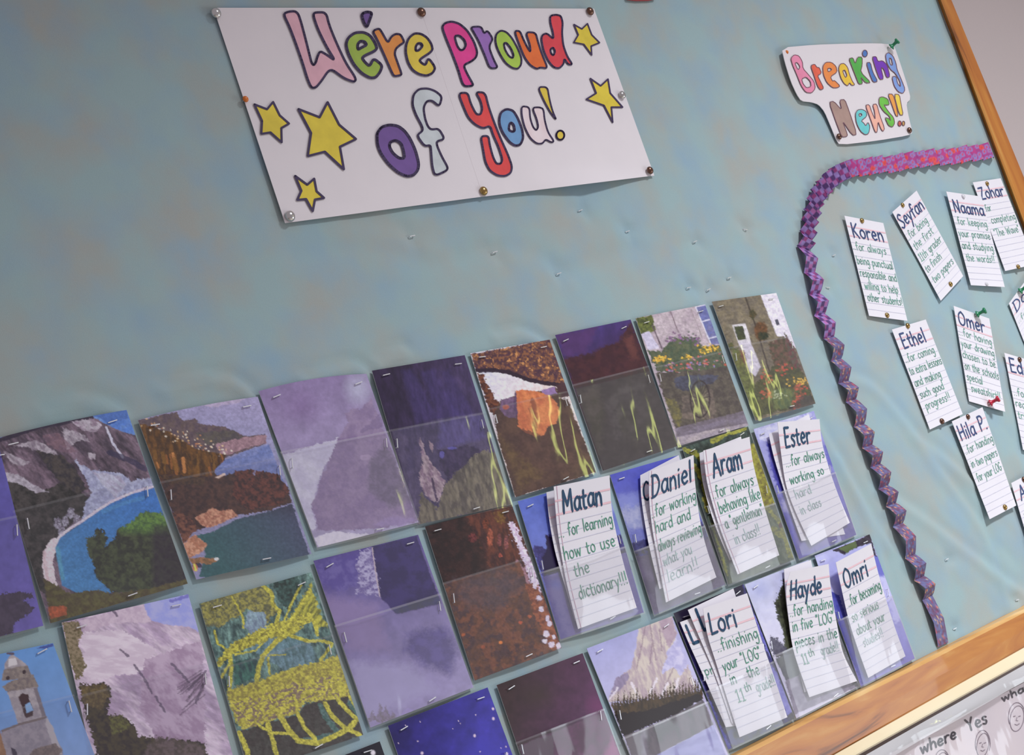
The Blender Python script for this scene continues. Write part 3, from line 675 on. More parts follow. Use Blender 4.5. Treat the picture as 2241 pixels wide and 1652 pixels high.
def p_cart(c):
    c.put(np.ones(c.x.shape), ((172, 154, 166), (186, 170, 178), 14)); c.tex(5, .05)
    c.poly(ZF([(690, 240), (820, 215), (850, 330), (780, 360), (730, 360)]), ((112, 120, 48), (70, 78, 40), 4), 3)
    c.line(ZF([(965, 185), (1030, 350)]), 2, (120, 98, 110), .5); c.line(ZF([(1130, 170), (1220, 400)]), 1.5, (150, 134, 140), .5)
    c.line(ZF([(825, 300), (900, 480)]), 3, (96, 78, 92), .5)
    c.poly(ZF([(735, 365), (800, 340), (880, 480), (790, 490)]), (196, 188, 214), 1)
    c.poly(ZF([(1165, 150), (1240, 130), (1370, 440), (1290, 450)]), ((98, 104, 164), (112, 112, 160), 8), .5)
    for q in ([(1165, 150), (1285, 440)], [(1220, 265), (1275, 250)], [(1270, 400), (1330, 385)], [(1170, 150), (1240, 132)]): c.line(ZF(q), 2.2, (206, 204, 222), .3)
    c.poly(ZF([(780, 490), (900, 500), (960, 420), (1060, 380), (1180, 390), (1220, 470), (1370, 440), (1480, 700), (860, 660)]), ((70, 84, 66), (92, 98, 72), 6), 5, 6)
    for k in range(60): x = random.uniform(930, 1200); y = 420 + random.gauss(0, 20) - 30 * math.sin((x - 930) / 270 * 3.1); c.blob(1200 + x / 3.615, 630 + y / 3.615, 3, 2.4, random.choice([(142, 98, 150), (120, 84, 120), (84, 96, 84)]), .8, 1, 3)
    for cx, cy, rx_, ry_, n in ((890, 560, 65, 38, 60), (1270, 485, 100, 30, 60), (1110, 545, 50, 22, 20)):
        for k in range(n): c.blob(1200 + random.gauss(cx, rx_ * .5) / 3.615, 630 + random.gauss(cy, ry_ * .5) / 3.615, random.uniform(1.8, 3.4), random.uniform(1.6, 3), random.choice([(224, 172, 20), (206, 154, 30), (236, 190, 40), (120, 110, 40)]), .9, 1, 3)
    for k in range(90):
        x = random.uniform(930, 1430); y = 640 - (x - 930) * .16 + random.gauss(0, 26)
        c.blob(1200 + x / 3.615, 630 + y / 3.615, random.uniform(1.6, 4), random.uniform(1.4, 3), random.choice([(206, 96, 84), (196, 128, 134), (170, 110, 160), (84, 104, 66), (96, 110, 60), (214, 84, 60), (150, 130, 190)]), .85, 1, 3)
    c.poly(ZF([(850, 670), (1100, 660), (1460, 620), (1600, 1000), (1010, 1120), (900, 820)]), ((76, 66, 62), (96, 86, 74), 9), 4)
    c.poly(ZF([(990, 720), (1100, 690), (1350, 690), (1330, 740), (1100, 820), (1020, 800)]), ((76, 78, 100), (64, 62, 78), 8), 3)
    c.poly(ZF([(1060, 860), (1140, 840), (1300, 800), (1330, 1030), (1180, 1040), (1060, 1030)]), ((120, 104, 92), (92, 80, 74), 9), 3)
    cx, cy = 1200 + 1200 / 3.615, 630 + 880 / 3.615
    for k in range(9):
        a = k * math.pi / 9 + .2; c.line([(cx - 20 * math.cos(a), cy - 38 * math.sin(a)), (cx + 20 * math.cos(a), cy + 38 * math.sin(a))], 1.8, (54, 40, 46), .6)
    c.line([(cx + 21 * math.cos(t / 8), cy + 40 * math.sin(t / 8)) for t in range(0, 51)], 3.4, (56, 42, 48), .6)
    c.poly(ZF([(920, 860), (1000, 880), (1060, 1000), (1040, 1110), (960, 1000)]), ((128, 118, 54), (98, 92, 60), 5), 4, a=.8)
    c.poly(ZF([(1000, 1110), (1200, 1060), (1600, 960), (1640, 1090), (1030, 1250)]), ((130, 118, 136), (112, 100, 112), 10, -14, 4), 2)
    c.poly(ZF([(1020, 1180), (1300, 1120), (1640, 1060), (1645, 1100), (1030, 1240)]), ((176, 162, 166), (160, 146, 158), 10, -14, 4), 1)
    c.tex(4, .14)

def p_cottage(c):
    c.put(np.ones(c.x.shape), ((122, 110, 88), (108, 98, 86), 9)); c.tex(4, .12, -10, 3)
    c.poly(ZF([(1400, 280), (1470, 290), (1590, 640), (1500, 500)]), ((140, 130, 110), (120, 110, 90), 8), 3, a=.7)
    c.line(ZF([(1555, 60), (1640, 300), (1760, 700)]), 3.5, (74, 64, 58), 1)
    c.poly(ZF([(1675, 50), (1830, 20), (2010, 500), (1960, 480), (1860, 380), (1810, 385)]), (214, 206, 222), 1)
    c.poly(ZF([(1790, 255), (1815, 245), (1832, 290), (1808, 300)]), (74, 74, 92), .6)
    c.poly(ZF([(1455, 292), (1560, 280), (1600, 420), (1500, 430)]), (196, 190, 196), .6); c.poly(ZF([(1470, 305), (1540, 300), (1565, 405), (1500, 415)]), ((70, 76, 46), (58, 62, 50), 4), .8)
    c.poly(ZF([(1500, 430), (1590, 405), (1680, 620), (1640, 700), (1590, 660), (1560, 560)]), (198, 190, 204), 1.5)
    c.poly(ZF([(1540, 300), (1562, 300), (1600, 420), (1575, 430)]), (206, 200, 206), .6)
    for (x, y, a, b, q) in ((1620, 210, 9, 12, (90, 74, 44)), (1680, 340, 17, 24, (112, 72, 42)), (1700, 380, 14, 10, (70, 64, 42)), (1440, 460, 7, 9, (92, 88, 50)), (1520, 560, 14, 20, (136, 84, 62))): c.blob(1200 + x / 3.615, 630 + y / 3.615, a, b, (q, (q[0] - 30, q[1] - 14, q[2] - 4), 4), 1, 4, 4)
    c.poly(ZF([(1740, 440), (1860, 380), (1900, 480), (2000, 700), (2000, 820), (1800, 780), (1780, 600)]), ((74, 70, 50), (110, 78, 66), 6), 6, 6)
    c.poly(ZF([(1860, 340), (1940, 460), (2010, 660), (1980, 690), (1910, 560)]), ((112, 60, 66), (90, 84, 72), 5), 4)
    c.poly(ZF([(1780, 620), (2000, 640), (2110, 900), (1800, 980), (1640, 1030), (1580, 780), (1700, 700)]), ((86, 84, 50), (70, 72, 54), 6), 5)
    for k in range(46): c.blob(1200 + random.gauss(1985, 40) / 3.615, 630 + random.gauss(740, 18) / 3.615, 2.6, 2.2, random.choice([(206, 156, 40), (220, 176, 60), (120, 100, 50)]), .85, 1, 3)
    for k in range(120):
        x, y = random.choice([(1990, 860), (1960, 930), (2000, 800), (1730, 700), (1720, 850), (1850, 640)])
        c.blob(1200 + random.gauss(x, 26) / 3.615, 630 + random.gauss(y, 26) / 3.615, random.uniform(2, 4), random.uniform(2, 4), random.choice([(200, 72, 52), (190, 90, 66), (150, 84, 60), (96, 100, 56)]), .75, 1, 3)
    c.poly(ZF([(1760, 820), (1850, 790), (1960, 820), (1900, 960), (1800, 960)]), ((110, 118, 64), (86, 104, 70), 4, 80, 3), 5, 5, a=.8)
    for k in range(18): c.blob(1200 + random.gauss(1830, 26) / 3.615, 630 + random.gauss(840, 16) / 3.615, 2.4, 2, (170, 176, 140), .8, 1, 3)
    c.poly(ZF([(2000, 860), (2080, 840), (2120, 920), (1900, 970)]), ((66, 60, 60), (80, 72, 70), 6), 3, a=.8)
    c.poly(ZF([(1440, 480), (1500, 470), (1560, 620), (1620, 760), (1660, 1020), (1600, 1000), (1500, 700)]), ((110, 122, 44), (84, 90, 44), 5), 4, a=.8)
    c.tex(4, .14)

def p_violet(c):
    c.grad((0, 1080), (60, 1380), (92, 84, 170), (106, 92, 176)); c.tex(20, .08)
    c.poly(ZA2([(-300, 220), (0, 205), (140, 190), (290, 195), (300, 240), (200, 260), (320, 330), (240, 400), (120, 470), (110, 560), (-300, 700)]), ((62, 50, 72), (74, 60, 84), 8), 5, 5)

def p_belfry(c):
    c.grad((60, 1420), (140, 1652), (92, 146, 212), (124, 158, 212)); c.tex(26, .04)
    c.poly(ZA2([(330, 690), (480, 645), (480, 672), (400, 700)]), (66, 84, 160), 2)
    s = ((172, 162, 168), (150, 140, 150), 10)
    c.poly(ZA2([(85, 765), (110, 745), (230, 830), (255, 880), (40, 880), (40, 830)]), s, 1); c.poly(ZA2([(75, 790), (140, 780), (160, 840), (75, 860)]), (206, 200, 206), 1.5)
    c.line(ZA2([(70, 740), (120, 740)]), 5, (96, 84, 104), 1)
    c.poly(ZA2([(40, 880), (250, 845), (270, 900), (300, 960), (20, 985), (20, 930)]), ((146, 132, 126), (124, 112, 112), 5), 1.5)
    c.poly(ZA2([(20, 1035), (100, 990), (300, 930), (345, 1030), (330, 1060), (70, 1090)]), ((140, 126, 120), (116, 104, 106), 5), 1.5)
    for x, y in ((215, 905), (70, 960)): c.blob(x / 4.109, 1250 + y / 4.109, 5, 5, (66, 52, 60))
    c.poly(ZA2([(65, 1085), (325, 1040), (410, 1310), (170, 1390)]), s, 1.5); c.poly(ZA2([(300, 1050), (335, 1050), (415, 1300), (380, 1310)]), (122, 112, 122), 1)
    c.poly(ZA2([(165, 1130), (200, 1095), (250, 1110), (270, 1170), (300, 1250), (300, 1300), (230, 1320)]), (70, 48, 54), 1.2)
    c.poly(ZA2([(225, 1200), (270, 1175), (300, 1250), (240, 1275)]), (128, 168, 216), 1)
    c.poly(ZA2([(0, 1480), (20, 1440), (160, 1385), (410, 1310), (470, 1430), (560, 1600), (580, 1800), (60, 1900), (-60, 1600)]), ((154, 144, 156), (136, 128, 142), 10), 1.5)
    c.line(ZA2([(20, 1435), (160, 1380), (415, 1312)]), 5, (120, 106, 108), 1); c.poly(ZA2([(420, 1310), (475, 1400), (560, 1640), (500, 1640), (410, 1380)]), (176, 168, 176), 1.5)
    c.poly(ZA2([(100, 1580), (140, 1600), (170, 1700), (120, 1700)]), (66, 56, 76), 1)
    c.poly(ZA2([(300, 1600), (500, 1545), (560, 1610), (520, 1680), (260, 1660)]), ((128, 112, 110), (108, 94, 96), 5), 1.5)
    c.poly(ZA2([(-300, 1400), (0, 1430), (60, 1652), (100, 1900), (-300, 1900)]), ((166, 124, 92), (146, 106, 78), 10), 2)

def p_cliff(c):
    c.put(np.ones(c.x.shape), ((196, 178, 196), (160, 138, 166), 22, 40, 3)); c.tex(8, .14, 30, 3)
    c.poly(ZA2([(1290, 270), (1700, 190), (1820, 560), (1700, 500), (1500, 480), (1370, 450), (1310, 380)]), ((138, 144, 212), (156, 158, 218), 20), 2)
    c.line(ZA2([(1540, 270), (1690, 220)]), 8, (86, 80, 170), 3, a=.7)
    c.poly(ZA2([(720, 450), (1280, 280), (1360, 460), (1000, 470), (760, 560)]), ((176, 154, 176), (192, 172, 190), 9), 4)
    c.poly(ZA2([(720, 560), (1100, 520), (1400, 700), (1300, 900), (820, 980), (700, 900), (760, 720)]), ((206, 192, 206), (190, 172, 190), 10, 5, 3), 5)
    c.poly(ZA2([(1300, 800), (1820, 620), (1850, 1700), (1400, 1500), (1250, 1250)]), ((150, 124, 152), (174, 152, 176), 13, 40, 2), 6)
    for q in ([(1080, 700), (1150, 760)], [(1205, 840), (1290, 950), (1360, 1090)], [(1540, 830), (1640, 930), (1700, 1000)], [(1400, 1130), (1480, 1260)], [(1010, 350), (1050, 400)], [(1850, 900), (1700, 1060)], [(1850, 960), (1760, 1180)]): c.line(ZA2(q), 5, (86, 72, 96), 3, 5, .8)
    for k in range(16):
        a = random.uniform(0, 300); c.line(ZA2([(1820 + random.uniform(-30, 40), 880 + a * .8), (1650 + random.uniform(-60, 60), 1010 + a)]), 2.4, (82, 66, 86), 2, 4, .6)
    c.poly(ZA2([(550, 460), (700, 440), (740, 560), (700, 640), (740, 760), (780, 860), (720, 960), (680, 980), (600, 700)]), ((98, 88, 62), (136, 120, 96), 4), 5, 5)
    c.poly(ZA2([(700, 1020), (940, 1000), (1000, 1060), (990, 1200), (960, 1300), (1100, 1290), (1210, 1380), (1240, 1480), (1500, 1500), (1850, 1540), (1900, 1900), (900, 1900), (850, 1560)]), ((72, 64, 48), (52, 44, 46), 8), 7, 6)
    c.poly(ZA2([(710, 1040), (940, 1010), (990, 1120), (900, 1240), (760, 1200)]), ((116, 98, 60), (84, 70, 50), 5), 5, a=.8)
    c.poly(ZA2([(980, 1300), (1120, 1300), (1180, 1400), (1000, 1480)]), ((104, 104, 50), (72, 66, 46), 5), 5, a=.8)
    c.poly(ZA2([(1400, 1480), (1820, 1560), (1850, 1760), (1250, 1700)]), ((110, 92, 96), (80, 68, 66), 7), 8, a=.7, soft=8)

def p_moss(c):
    c.put(np.ones(c.x.shape), ((58, 78, 78), (88, 116, 110), 8, 80, 2)); c.tex(6, .3, 75, 3)
    c.poly(ZM([(140, 350), (600, 200), (700, 190), (820, 400), (700, 560), (560, 400), (480, 460), (300, 560), (200, 560)]), ((132, 126, 58), (84, 84, 62), 5), 6, 6)
    c.poly(ZM([(760, 150), (980, 110), (1010, 240), (900, 420), (830, 340)]), ((40, 50, 48), (54, 78, 74), 6), 5)
    c.poly(ZM([(520, 560), (560, 420), (700, 430), (720, 560), (640, 650)]), ((120, 144, 156), (96, 110, 130), 5, 70, 3), 4)
    c.poly(ZM([(520, 720), (760, 640), (1060, 660), (1130, 760), (1130, 880), (900, 950), (700, 820)]), ((92, 120, 132), (70, 96, 100), 5, 75, 3), 5)
    c.poly(ZM([(430, 860), (640, 820), (660, 980), (440, 1060)]), ((40, 64, 66), (52, 96, 84), 6, 75, 3), 5)
    Y1, Y2 = (174, 168, 40), (132, 126, 40)
    c.poly(ZM([(940, 440), (1100, 180), (1200, 480), (1240, 560), (1140, 560), (1050, 480), (900, 640), (860, 580)]), ((156, 152, 40), (96, 96, 46), 5, -60, 3), 6, 6)
    c.poly(ZM([(290, 850), (450, 680), (700, 560), (860, 500), (1060, 440), (1100, 500), (980, 600), (760, 660), (500, 760), (420, 790), (310, 910)]), (Y1, (110, 104, 44), 4), 6, 5)
    for pts, w in (([(680, 200), (760, 260), (770, 360), (830, 420), (800, 520)], 8), ([(1010, 200), (930, 360), (870, 500)], 5), ([(1090, 240), (980, 420), (880, 560)], 7), ([(270, 590), (300, 700), (380, 750)], 5),
                   ([(400, 780), (420, 900), (400, 1080)], 9), ([(980, 560), (800, 680), (690, 800), (650, 900), (635, 1020)], 11), ([(900, 620), (1080, 680), (1180, 670), (1280, 700), (1240, 760), (1180, 840)], 7), ([(1080, 450), (1140, 540), (1150, 620)], 8),
                   ([(730, 820), (745, 960)], 5), ([(330, 990), (400, 870)], 6), ([(450, 790), (620, 760), (720, 660)], 4), ([(740, 800), (880, 790)], 3), ([(420, 300), (460, 360), (520, 480), (520, 560)], 4)):
        c.line(ZM(pts), w, (Y1, Y2, 4), 2.4, 5)
    c.poly(ZM([(370, 1100), (640, 1020), (1000, 880), (1180, 850), (1330, 790), (1440, 1130), (1460, 1160), (1330, 1180), (1230, 1220), (1050, 1190), (980, 1300), (850, 1320), (700, 1380), (520, 1440), (450, 1360)]), ((168, 160, 40), (124, 112, 48), 5), 5, 5)
    lo = c.mask(ZM([(400, 1200), (700, 1130), (900, 1050), (1330, 960), (1440, 1130), (1330, 1180), (1050, 1190), (980, 1300), (700, 1380), (520, 1440)]), 5)
    c.speck((112, 92, 84), 5, .5, lo, .9, -20, 2); c.speck((176, 168, 40), 5, .56, lo, .9)
    c.poly(ZM([(470, 1460), (700, 1380), (980, 1310), (1060, 1210), (1420, 1150), (1560, 1480), (900, 1700), (540, 1720)]), ((56, 50, 48), (64, 62, 58), 9), 3)
    for pts in ([(1180, 1230), (1220, 1320), (1320, 1450)], [(1430, 1200), (1520, 1320)], [(1000, 1540), (1300, 1480)]): c.line(ZM(pts), 12, ((52, 92, 84), (84, 112, 110), 4), 4, 5, .8)
    for pts, w in (([(480, 1460), (530, 1560), (570, 1680)], 11), ([(730, 1390), (770, 1520), (810, 1680)], 10), ([(840, 1320), (900, 1430), (990, 1530), (1160, 1550), (1300, 1490), (1430, 1420), (1470, 1370)], 12), ([(980, 1290), (1040, 1410), (1130, 1510)], 9),
                   ([(1220, 1210), (1280, 1320), (1390, 1420), (1520, 1480)], 9), ([(1330, 1180), (1420, 1280), (1500, 1350)], 9), ([(1430, 1150), (1490, 1260)], 7), ([(650, 1400), (760, 1460), (920, 1470)], 6)):
        c.line(ZM(pts), w, ((182, 174, 36), (140, 134, 36), 4), 2.2, 5)
    c.tex(4, .16)

def p_haze(c):
    c.grad((720, 1230), (880, 1580), (84, 70, 138), (158, 146, 190)); c.tex(24, .08)
    c.poly(ZP([(440, 150), (760, 70), (940, 560), (620, 640), (500, 520), (470, 360)]), ((68, 58, 110), (60, 52, 92), 20), 2, soft=3)
    c.poly(ZP([(30, 280), (430, 170), (440, 240), (340, 420), (200, 480), (80, 420)]), ((86, 72, 148), (112, 100, 168), 14), 8, soft=12, a=.7)
    c.poly(ZP([(360, 180), (430, 150), (470, 330), (498, 515), (440, 500), (320, 490), (350, 430), (330, 290)]), ((170, 162, 200), (110, 96, 152), 5), 8, 6)
    c.line(ZP([(442, 160), (466, 330), (498, 510)]), 2.4, (186, 168, 180), 1)
    c.poly(ZP([(700, 780), (960, 720), (1060, 900), (1000, 1080), (800, 1000), (680, 900)]), ((78, 68, 124), (94, 82, 150), 18), 8, soft=22, a=.8)
    c.poly(ZP([(60, 500), (480, 560), (560, 900), (300, 900), (120, 700)]), (150, 128, 172), 8, soft=26, a=.55)
    c.poly(ZP([(280, 980), (700, 1000), (900, 1180), (420, 1400), (360, 1300)]), (168, 160, 200), 8, soft=26, a=.7)
    for x0, h in ((440, 90), (500, 150), (540, 130), (590, 80)): c.poly(ZP([(x0 - 30, 1420), (x0, 1420 - h), (x0 + 40, 1400)]), ((120, 112, 112), (140, 126, 150), 4), 4, 4, a=.8)

def p_ember(c):
    c.put(np.ones(c.x.shape), ((40, 28, 30), (56, 34, 34), 16))
    c.poly(ZR([(380, 180), (790, 100), (1210, 1330), (900, 1100), (800, 700), (600, 640), (520, 420)]), ((96, 50, 38), (60, 34, 36), 8, 75, 3), 8, 8, 6)
    c.poly(ZR([(620, 160), (720, 130), (740, 240), (660, 260)]), ((116, 84, 30), (90, 52, 34), 6), 6)
    for (x, y, a, b, q) in ((600, 380, 8, 22, (170, 84, 58)), (680, 400, 5, 16, (150, 76, 70)), (450, 380, 12, 12, (110, 48, 48)), (740, 420, 5, 18, (150, 80, 76)), (690, 530, 4, 6, (180, 80, 60)), (560, 260, 8, 14, (120, 56, 36))): c.blob(920 + x / 3.934, 1080 + y / 3.934, a, b, (q, (q[0] - 50, q[1] - 24, q[2] - 14), 3), .9, 3, 4)
    c.poly(ZR([(750, 240), (810, 250), (880, 420), (980, 620), (1020, 760), (1050, 920), (1010, 940), (960, 800), (880, 560), (800, 380)]), ((206, 196, 222), (186, 160, 186), 5), 6, 5)
    c.poly(ZR([(820, 560), (900, 640), (940, 790), (880, 740), (830, 640)]), ((156, 112, 122), (130, 92, 106), 5), 4)
    low = c.mask(ZR([(200, 775), (860, 580), (940, 780), (1215, 1330), (470, 1610)]), 1)
    lowm = low * (1 - c.mask(ZR([(840, 560), (900, 560), (1000, 760), (1060, 960), (980, 940)]), 3))
    c.put(lowm, ((96, 62, 46), (74, 52, 54), 12)); c.put(lowm * np.clip((c.n(14) - .52) / .1, 0, 1), (122, 72, 48), .7)
    c.put(c.mask(ZR([(300, 760), (760, 640), (900, 800), (700, 980), (360, 980)]), 10, 16, 24), (80, 66, 74), .6)
    c.poly(ZR([(900, 780), (1000, 780), (1100, 960), (1215, 1320), (1120, 1340), (1000, 1080), (960, 940)]), ((150, 84, 52), (110, 60, 46), 6), 6)
    for (x, y) in ((970, 730), (985, 790), (1020, 900), (1040, 995), (1095, 1075), (1110, 1120), (1085, 1210), (1150, 1230), (1130, 1300), (1190, 1310), (1070, 1270)): c.blob(920 + x / 3.934, 1080 + y / 3.934, random.uniform(4, 8), random.uniform(5, 9), (204, 192, 214), .95, 3, 4)
    for (x, y, q) in ((694, 1280, (220, 120, 34)), (370, 1215, (176, 88, 40)), (540, 1320, (150, 74, 44)), (860, 1110, (176, 78, 44)), (940, 1060, (170, 86, 50))): c.blob(920 + x / 3.934, 1080 + y / 3.934, 5, 4, q, .9, 2, 4)
    c.tex(5, .12)

def p_lake(c):
    """blue evening sky over dark peaks"""
    c.grad((1160, 1100), (1230, 1260), (84, 104, 196), (112, 122, 196)); c.tex(16, .07)
    c.poly(ZT([(640, 460), (900, 360), (940, 480), (760, 560)]), (150, 160, 210), 6, soft=14, a=.7)
    c.poly(ZT([(170, 840), (200, 800), (280, 830), (300, 700), (350, 760), (500, 700), (700, 760), (930, 700), (1000, 1000), (500, 1100), (260, 1060)]), ((52, 44, 100), (72, 66, 140), 8), 4)
    c.poly(ZT([(275, 710), (330, 740), (400, 1010), (270, 1040), (255, 900), (290, 820)]), (38, 26, 66), 3)
    c.poly(ZT([(255, 1060), (400, 1020), (940, 860), (1090, 1380), (400, 1580)]), ((104, 98, 152), (120, 112, 160), 22), 1)
    c.blob(1220, 1280, 20, 14, (104, 110, 178), .6, 5, 12, 1)

def p_peaks(c):
    c.grad((1390, 1020), (1420, 1200), (74, 80, 190), (104, 108, 170)); c.tex(16, .07)
    c.poly(ZT([(830, 400), (1080, 360), (1100, 480), (900, 500)]), (130, 138, 204), 6, soft=14, a=.7)
    c.poly(ZT([(870, 520), (1110, 450), (1160, 640), (960, 680)]), ((168, 170, 200), (140, 146, 190), 12), 8, soft=14, a=.8)
    c.poly(ZT([(960, 800), (1040, 760), (1150, 740), (1300, 720), (1560, 600), (1640, 800), (1180, 880), (1000, 890)]), ((44, 40, 92), (66, 66, 124), 8), 4)
    c.poly(ZT([(1000, 890), (1190, 870), (1640, 740), (1760, 1120), (1170, 1370)]), ((112, 104, 128), (98, 92, 112), 20), 1)

def p_twigs(c):
    c.put(np.ones(c.x.shape), ((44, 52, 50), (66, 84, 76), 7, 80, 2)); c.tex(6, .25, 75, 3)
    for pts, w in (([(60, 390), (160, 420), (240, 520)], 10), ([(300, 320), (420, 250), (480, 240), (560, 210)], 12), ([(150, 520), (220, 640), (260, 820)], 10)): c.line(ZE(pts), w, ((160, 158, 40), (110, 112, 44), 4), 3, 5)
    c.poly(ZE([(200, 780), (330, 760), (620, 330), (660, 350), (830, 820), (740, 880), (290, 930), (240, 900)]), ((152, 148, 36), (120, 112, 40), 5), 5)
    c.speck((96, 84, 44), 5, .55, c.mask(ZE([(620, 330), (660, 350), (830, 820), (740, 880)]), 3), .7)
    c.poly(ZE([(260, 940), (400, 900), (740, 880), (840, 810), (980, 1290), (430, 1500)]), ((84, 96, 82), (104, 112, 96), 7, 75, 3), 4)
    for pts, w in (([(740, 860), (860, 1000), (900, 1140), (960, 1220)], 9), ([(800, 1040), (900, 1120), (940, 1260)], 12), ([(300, 1000), (360, 1200), (420, 1420)], 6)): c.line(ZE(pts), w, ((146, 146, 60), (112, 116, 66), 4), 3, 5, .9)
    c.blob(1480 + 860 / 3.755, 880 + 1010 / 3.755, 6, 7, (96, 62, 60))
    c.tex(5, .12)

def p_cloud(c):
    c.grad((1650, 940), (1860, 1200), (150, 150, 206), (90, 86, 168)); c.tex(20, .1)
    c.poly(ZE([(640, 230), (860, 140), (1120, 90), (1100, 200), (800, 260), (760, 320), (680, 300)]), ((206, 204, 228), (180, 180, 216), 10), 8, soft=10)
    c.poly(ZE([(740, 330), (800, 300), (880, 560), (920, 760), (880, 800), (780, 560)]), ((58, 54, 150), (78, 76, 170), 8), 4, soft=4)
    c.poly(ZE([(700, 430), (760, 420), (780, 500), (740, 520)]), (150, 150, 206), 5, soft=8, a=.6)
    c.poly(ZE([(850, 820), (960, 780), (960, 900), (880, 900)]), (176, 172, 206), 6, soft=8, a=.7)
    c.poly(ZE([(1210, 350), (1270, 380), (1310, 520), (1250, 520)]), (84, 84, 176), 3, soft=4, a=.8)
    c.poly(ZE([(960, 980), (1480, 900), (1490, 1100), (1010, 1270)]), ((120, 112, 164), (104, 98, 156), 16), 4, soft=10)

def p_black(c):
    c.put(np.ones(c.x.shape), (22, 14, 34)); c.blob(700 + 435 / 3.735, 1480 + 625 / 3.735, 6, 7, (220, 212, 226), 1, 1, 3, .4)
def p_stars(c):
    c.grad((860, 1590), (1060, 1650), (34, 24, 96), (50, 40, 160)); c.tex(24, .15)
    c.blob(700 + 1330 / 3.735, 1480 + 600 / 3.735, 50, 40, (52, 42, 176), .8, 4, 10, 1)
    for x, y, r in ((1415, 265, 4), (1418, 345, 4.5), (1274, 315, 2), (1133, 365, 2), (1150, 385, 1.5), (1265, 485, 4.5), (835, 627, 4.5), (800, 530, 2), (643, 545, 1.8), (1522, 575, 2.4), (1480, 585, 1.6), (1528, 635, 5), (1310, 615, 2), (820, 370, 1.6), (700, 400, 2.2), (1085, 430, 1.4)):
        c.blob(700 + x / 3.735, 1480 + y / 3.735, r * .8, r, (214, 190, 214), 1, .5, 3, .5)
def p_maroon(c):
    c.grad((1120, 1520), (1320, 1570), (54, 32, 36), (84, 36, 80)); c.tex(18, .12)
    c.blob(1060 + 960 / 3.864, 1340 + 800 / 3.864, 34, 40, (112, 40, 96), .8, 5, 12, 1)
    c.blob(1060 + 450 / 3.864, 1340 + 700 / 3.864, 50, 40, (56, 38, 32), .8, 5, 12, 1)
    c.poly(ZK([(290, 1130), (1020, 840), (1150, 1206), (1300, 1700), (500, 1700)]), ((104, 62, 94), (90, 60, 82), 18), 1)
    c.poly(ZK([(290, 1130), (590, 1020), (580, 1300), (400, 1300)]), (96, 84, 94), 4, a=.8)
    c.poly(ZK([(1090, 1040), (1150, 1206), (1200, 1400), (1000, 1260)]), (158, 80, 132), 6, soft=10, a=.8)
def p_granite(c):
    c.grad((1330, 1400), (1390, 1560), (160, 160, 212), (190, 184, 222)); c.tex(20, .05)
    c.poly(ZK([(1540, 300), (1620, 200), (1660, 320), (1740, 460), (1700, 520), (1560, 560), (1490, 470)]), ((198, 192, 226), (170, 164, 210), 10), 5)
    c.poly(ZK([(1310, 90), (1590, 30), (1630, 180), (1600, 260), (1540, 330), (1550, 380), (1510, 460), (1500, 520), (1600, 460), (1660, 540), (1720, 440), (1800, 640), (1700, 700), (1040, 760), (1110, 600), (1180, 510), (1240, 480), (1290, 280)]), ((202, 188, 178), (172, 150, 162), 7, 75, 3), 3)
    c.poly(ZK([(1470, 70), (1590, 40), (1620, 190), (1560, 300), (1540, 250)]), ((166, 140, 158), (176, 152, 168), 8), 3)
    c.poly(ZK([(1110, 560), (1220, 500), (1230, 560), (1160, 640), (1060, 720)]), ((134, 118, 150), (150, 134, 166), 6, 70, 3), 3)
    for q in ([(1360, 120), (1330, 280), (1290, 470)], [(1400, 100), (1430, 280), (1450, 400)], [(1480, 140), (1500, 320)], [(1600, 470), (1530, 620)], [(1420, 260), (1400, 430)]): c.line(ZK(q), 3, (140, 112, 132), 2, 4, .7)
    for q in ([(1130, 640), (1060, 730)], [(1250, 600), (1300, 720)], [(1460, 560), (1400, 680)], [(1550, 600), (1500, 700)], [(1640, 560), (1620, 640)]): c.line(ZK(q), 5, (224, 214, 226), 3, 4, .8)
    t = [(1070, 780)]
    for x in range(1080, 1840, 26): t += [(x, 745 - (x - 1080) * .17 + random.uniform(-90, 10)), (x + 13, 790 - (x - 1080) * .17)]
    c.poly(ZK(t + [(1850, 730), (1180, 1045)]), ((52, 38, 26), (78, 58, 34), 5, 80, 3), 3, 4)
    c.poly(ZK([(1100, 860), (1400, 820), (1820, 680), (1850, 730), (1650, 850), (1200, 1040), (1170, 1040)]), (36, 22, 26), 4)
    c.poly(ZK([(1180, 1045), (1400, 960), (1640, 850), (1850, 735), (1940, 950), (1700, 1080), (1560, 1150), (1460, 1210), (1240, 1210)]), ((108, 98, 106), (90, 82, 92), 18, 70, 3), 1)
    c.poly(ZK([(1330, 1000), (1360, 980), (1380, 1210), (1340, 1210)]), (134, 124, 140), 4, soft=8, a=.8)
    c.poly(ZK([(1940, 950), (2060, 1250), (1900, 1400), (1300, 1500), (1460, 1205), (1700, 1080)]), ((156, 154, 204), (138, 136, 190), 14, -20, 3), 1)
def p_navy(c):
    c.put(np.ones(c.x.shape), ((44, 38, 92), (60, 54, 130), 10)); c.poly(ZL([(40, 520), (600, 280), (620, 360), (300, 500), (60, 640), (100, 700)]), (30, 20, 50), 2)
    c.poly(ZL([(100, 700), (200, 900), (420, 1400), (520, 1600), (480, 1620), (280, 1220), (110, 760)]), ((112, 112, 180), (86, 88, 164), 14), 3)
    c.poly(ZL([(680, 500), (800, 760), (830, 880), (760, 740)]), ((110, 108, 196), (80, 76, 170), 8), 3)
    c.poly(ZL([(820, 920), (880, 1000), (1010, 1300), (960, 1340), (860, 1060)]), ((140, 138, 208), (120, 118, 196), 10), 3)
